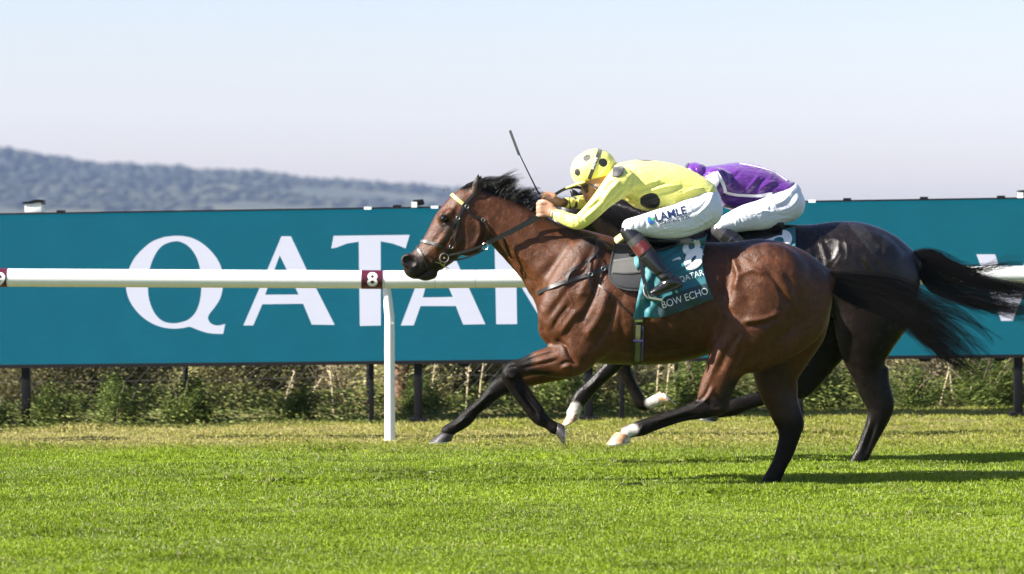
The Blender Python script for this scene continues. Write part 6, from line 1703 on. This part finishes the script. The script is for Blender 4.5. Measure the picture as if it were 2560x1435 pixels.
GB = {0: ('shade-tinted dark olive bush left of the rail post behind the screen', 'dark scrub bushes left of the rail post'), 1: ('sun-tinted yellow green bush behind the mesh fence right of the rail post', 'sunlit scrub bushes right of the rail post'), 3: ('dry brown twiggy bush behind the mesh fence', 'dry brown bushes behind the fence'), 2: ('low bright green bush at the foot of the mesh fence', 'low bushes along the fence foot')}
SEEN = set()
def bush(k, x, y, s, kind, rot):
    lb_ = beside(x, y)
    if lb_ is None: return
    o = thing('bush', (['dark olive bush', 'sun-tinted olive bush', 'low bright green bush', 'dry brown twiggy bush'][kind] + (' at the back' if y > 28.7 else '') + ' ' + lb_) if lb_ else GB[kind][0], 'bush', (x, y, float(gz(x, y))), GB[kind][1])
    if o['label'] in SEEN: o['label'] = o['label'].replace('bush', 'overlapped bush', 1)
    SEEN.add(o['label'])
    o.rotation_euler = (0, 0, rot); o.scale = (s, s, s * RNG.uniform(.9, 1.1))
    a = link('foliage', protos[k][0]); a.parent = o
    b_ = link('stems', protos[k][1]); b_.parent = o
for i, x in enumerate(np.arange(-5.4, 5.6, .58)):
    sun_tint = x > -.9
    k = 5 if RNG.random() < (.30 if sun_tint else .22) else (int(RNG.integers(2, 4)) if RNG.random() < (.75 if sun_tint else .3) else int(RNG.integers(0, 2)))
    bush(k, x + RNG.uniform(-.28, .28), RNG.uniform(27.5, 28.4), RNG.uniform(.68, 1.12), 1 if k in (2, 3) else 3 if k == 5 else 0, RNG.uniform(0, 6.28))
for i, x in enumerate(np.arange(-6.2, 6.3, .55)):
    sun_tint = x > -.9
    k = int(RNG.integers(2, 4)) if RNG.random() < (.6 if sun_tint else .15) else int(RNG.integers(0, 2))
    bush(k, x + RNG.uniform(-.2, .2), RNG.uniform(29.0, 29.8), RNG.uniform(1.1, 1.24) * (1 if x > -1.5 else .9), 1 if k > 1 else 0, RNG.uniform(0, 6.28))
for x in (-3.45, -2.95, -2.5, -3.9, -1.7, -.6, .5, 1.4, 2.3, 3.1, 3.7, -4.5):
    bush(4, x + RNG.uniform(-.1, .1), RNG.uniform(26.6, 27.0) - (.75 if x < -1.4 else .15), RNG.uniform(.45, .7) if x < -1.4 else RNG.uniform(.5, .98), 2, RNG.uniform(0, 6.28))
# weeds along the foot of the fence
n = 34000; x = RNG.uniform(-5.6, 5.6, n); fr_ = 25.3 + .125 * np.clip(x + 4, -1, 9); y = fr_ + RNG.random(n) ** 1.2 * (27.3 - fr_)
hmax = (.05 + .36 * fbm(x * 1.4, y * 0 + 3, 61)) * sstep(-.1, .6, y - fr_ + .4 * (fbm(x * 2, y * 2, 63) - .5))
c = np.stack([x, y, gz(x, y) + hmax * RNG.random(n)], 1)
v, f, cc = leaf_cloud(c, None, lerp3((.045, .075, .014), (.21, .23, .06), RNG.random(n)), n, leaf=.022)
link('weeds', mesh_np('weeds', v, f, smooth=False, colors=cc, mat=lm), kind='stuff')
# chain link fence
fe = thing('chain_link_fence', 'grey chain link fence with dark posts behind the screen', 'fence', (0, 27.15, 0))
wire = simple_mat('galvanised_wire', (.11, .11, .10), rough=.45, metal=.6)
FY = 27.15; mb = MB(); sp_ = .098; zt = 1.25
zb = lambda x: float(gz(x, FY))
for k in range(int(-6.8 / sp_), int(6.4 / sp_)):
    for sgn in (1, -1):
        x0 = k * sp_ + (sp_ / 2 if sgn < 0 else 0); L_ = zt
        pts = [(x0 + sgn * L_ * t * .9, FY + (.0022 if int(t * 16) % 2 else -.0022) * sgn, zb(x0) + L_ * t) for t in (0, .25, .5, .75, 1)]
        mb.tube(pts, .0010, 3, cap=False)
for z_ in (.28, .75, 1.24):
    mb.tube([(x_, FY, zb(x_) + z_) for x_ in np.linspace(-6.6, 6.6, 12)], .0022, 4, cap=False)
wv = under(link('wire_mesh', mb.mesh('wire_mesh', wire)), fe); wv['kind'] = 'stuff'
for x_ in (-5.2, -2.6, -1.14, 1.3, 3.85, 5.6):
    mb = MB().tube([(x_, FY + .03, zb(x_) - .05), (x_, FY + .03, zb(x_) + 1.3)], .022, 10); piece('post', mb, black_metal, fe)
# tree stump with bent dry branches, and pale stalks
def at_px(px, D): 
    x = (px - 1280) * D / FPX
    return Vector((x, D, float(gz(x, D))))
t = thing('tree', 'brown gnarled trunk behind the rail post and mesh fence', 'tree', at_px(1003, 27.5))
b0 = at_px(1003, 27.5)
mb = MB().tube([b0 + Vector(q) for q in ((.0, 0, -.05), (-.01, 0, .2), (.012, .02, .42), (-.02, 0, .62), (.0, .02, .95), (.03, .02, 1.3))], [.085, .07, .062, .06, .052, .04], 12)
piece('trunk', mb, simple_mat('orange_bark', (.20, .11, .06), rough=.9, noise=.4, nscale=25, bump=.8, bscale=60), t)
for q in [((.03, 0, .5), (.16, -.03, .62), (.30, -.05, .58)), ((-.02, 0, .6), (-.14, -.02, .82), (-.2, 0, 1.05)), ((.0, 0, .8), (.2, -.05, .95), (.34, -.05, 1.2))]:
    mb = MB().tube([b0 + Vector(p) for p in q], [.022, .015, .007], 7); piece('branch', mb, twig, t)
vv, ff, cc = bush_mesh(77, .55, .35, .5, 1500, (.05, .07, .02), (.14, .15, .04)); vv = vv + np.array(b0[:]) + np.array([.05, .2, .85])
under(link('crown', mesh_np('crown', vv, ff, smooth=False, colors=cc, mat=lm)), t)
for i, (px, h_, lean) in enumerate([(835, .45, -.04), (1076, .5, .05), (1066, .3, -.05), (1165, .42, .03), (1195, .5, .06), (1640, .55, .04), (1662, .6, .08), (1690, .5, -.03), (1700, .62, .1), (2098, .55, -.02), (2060, .5, .12), (2350, .5, .16), (2385, .62, -.1), (2425, .5, .05), (1325, .4, .1), (705, .35, .1), (760, .3, .14)]):
    b_ = at_px(px, 26.9)
    o = thing('dry_stalk', ('upright' if abs(lean) < .06 else 'leaning') + ' pale dry stalk among weeds ' + (beside(b_.x, b_.y) or ''), 'plant', b_, 'dry stalks along the fence')
    mb = MB().tube([b_, b_ + Vector((lean * .4, 0, h_ * .5)), b_ + Vector((lean, 0, h_))], [.007, .006, .004], 6); piece('stem', mb, pale_twig, o)
    mb = MB()
    for k in range(14):
        s = b_ + Vector((lean * (.5 + k / 28), 0, h_ * (.5 + k / 28))); e = s + Vector((random.uniform(-.03, .03), random.uniform(-.03, .03), random.uniform(.0, .03)))
        mb.tube([s, e], [.006, .004], 4)
    q = mb.mesh('seed_head', pale_twig); under(link('seed_head', q), o)['kind'] = 'stuff'
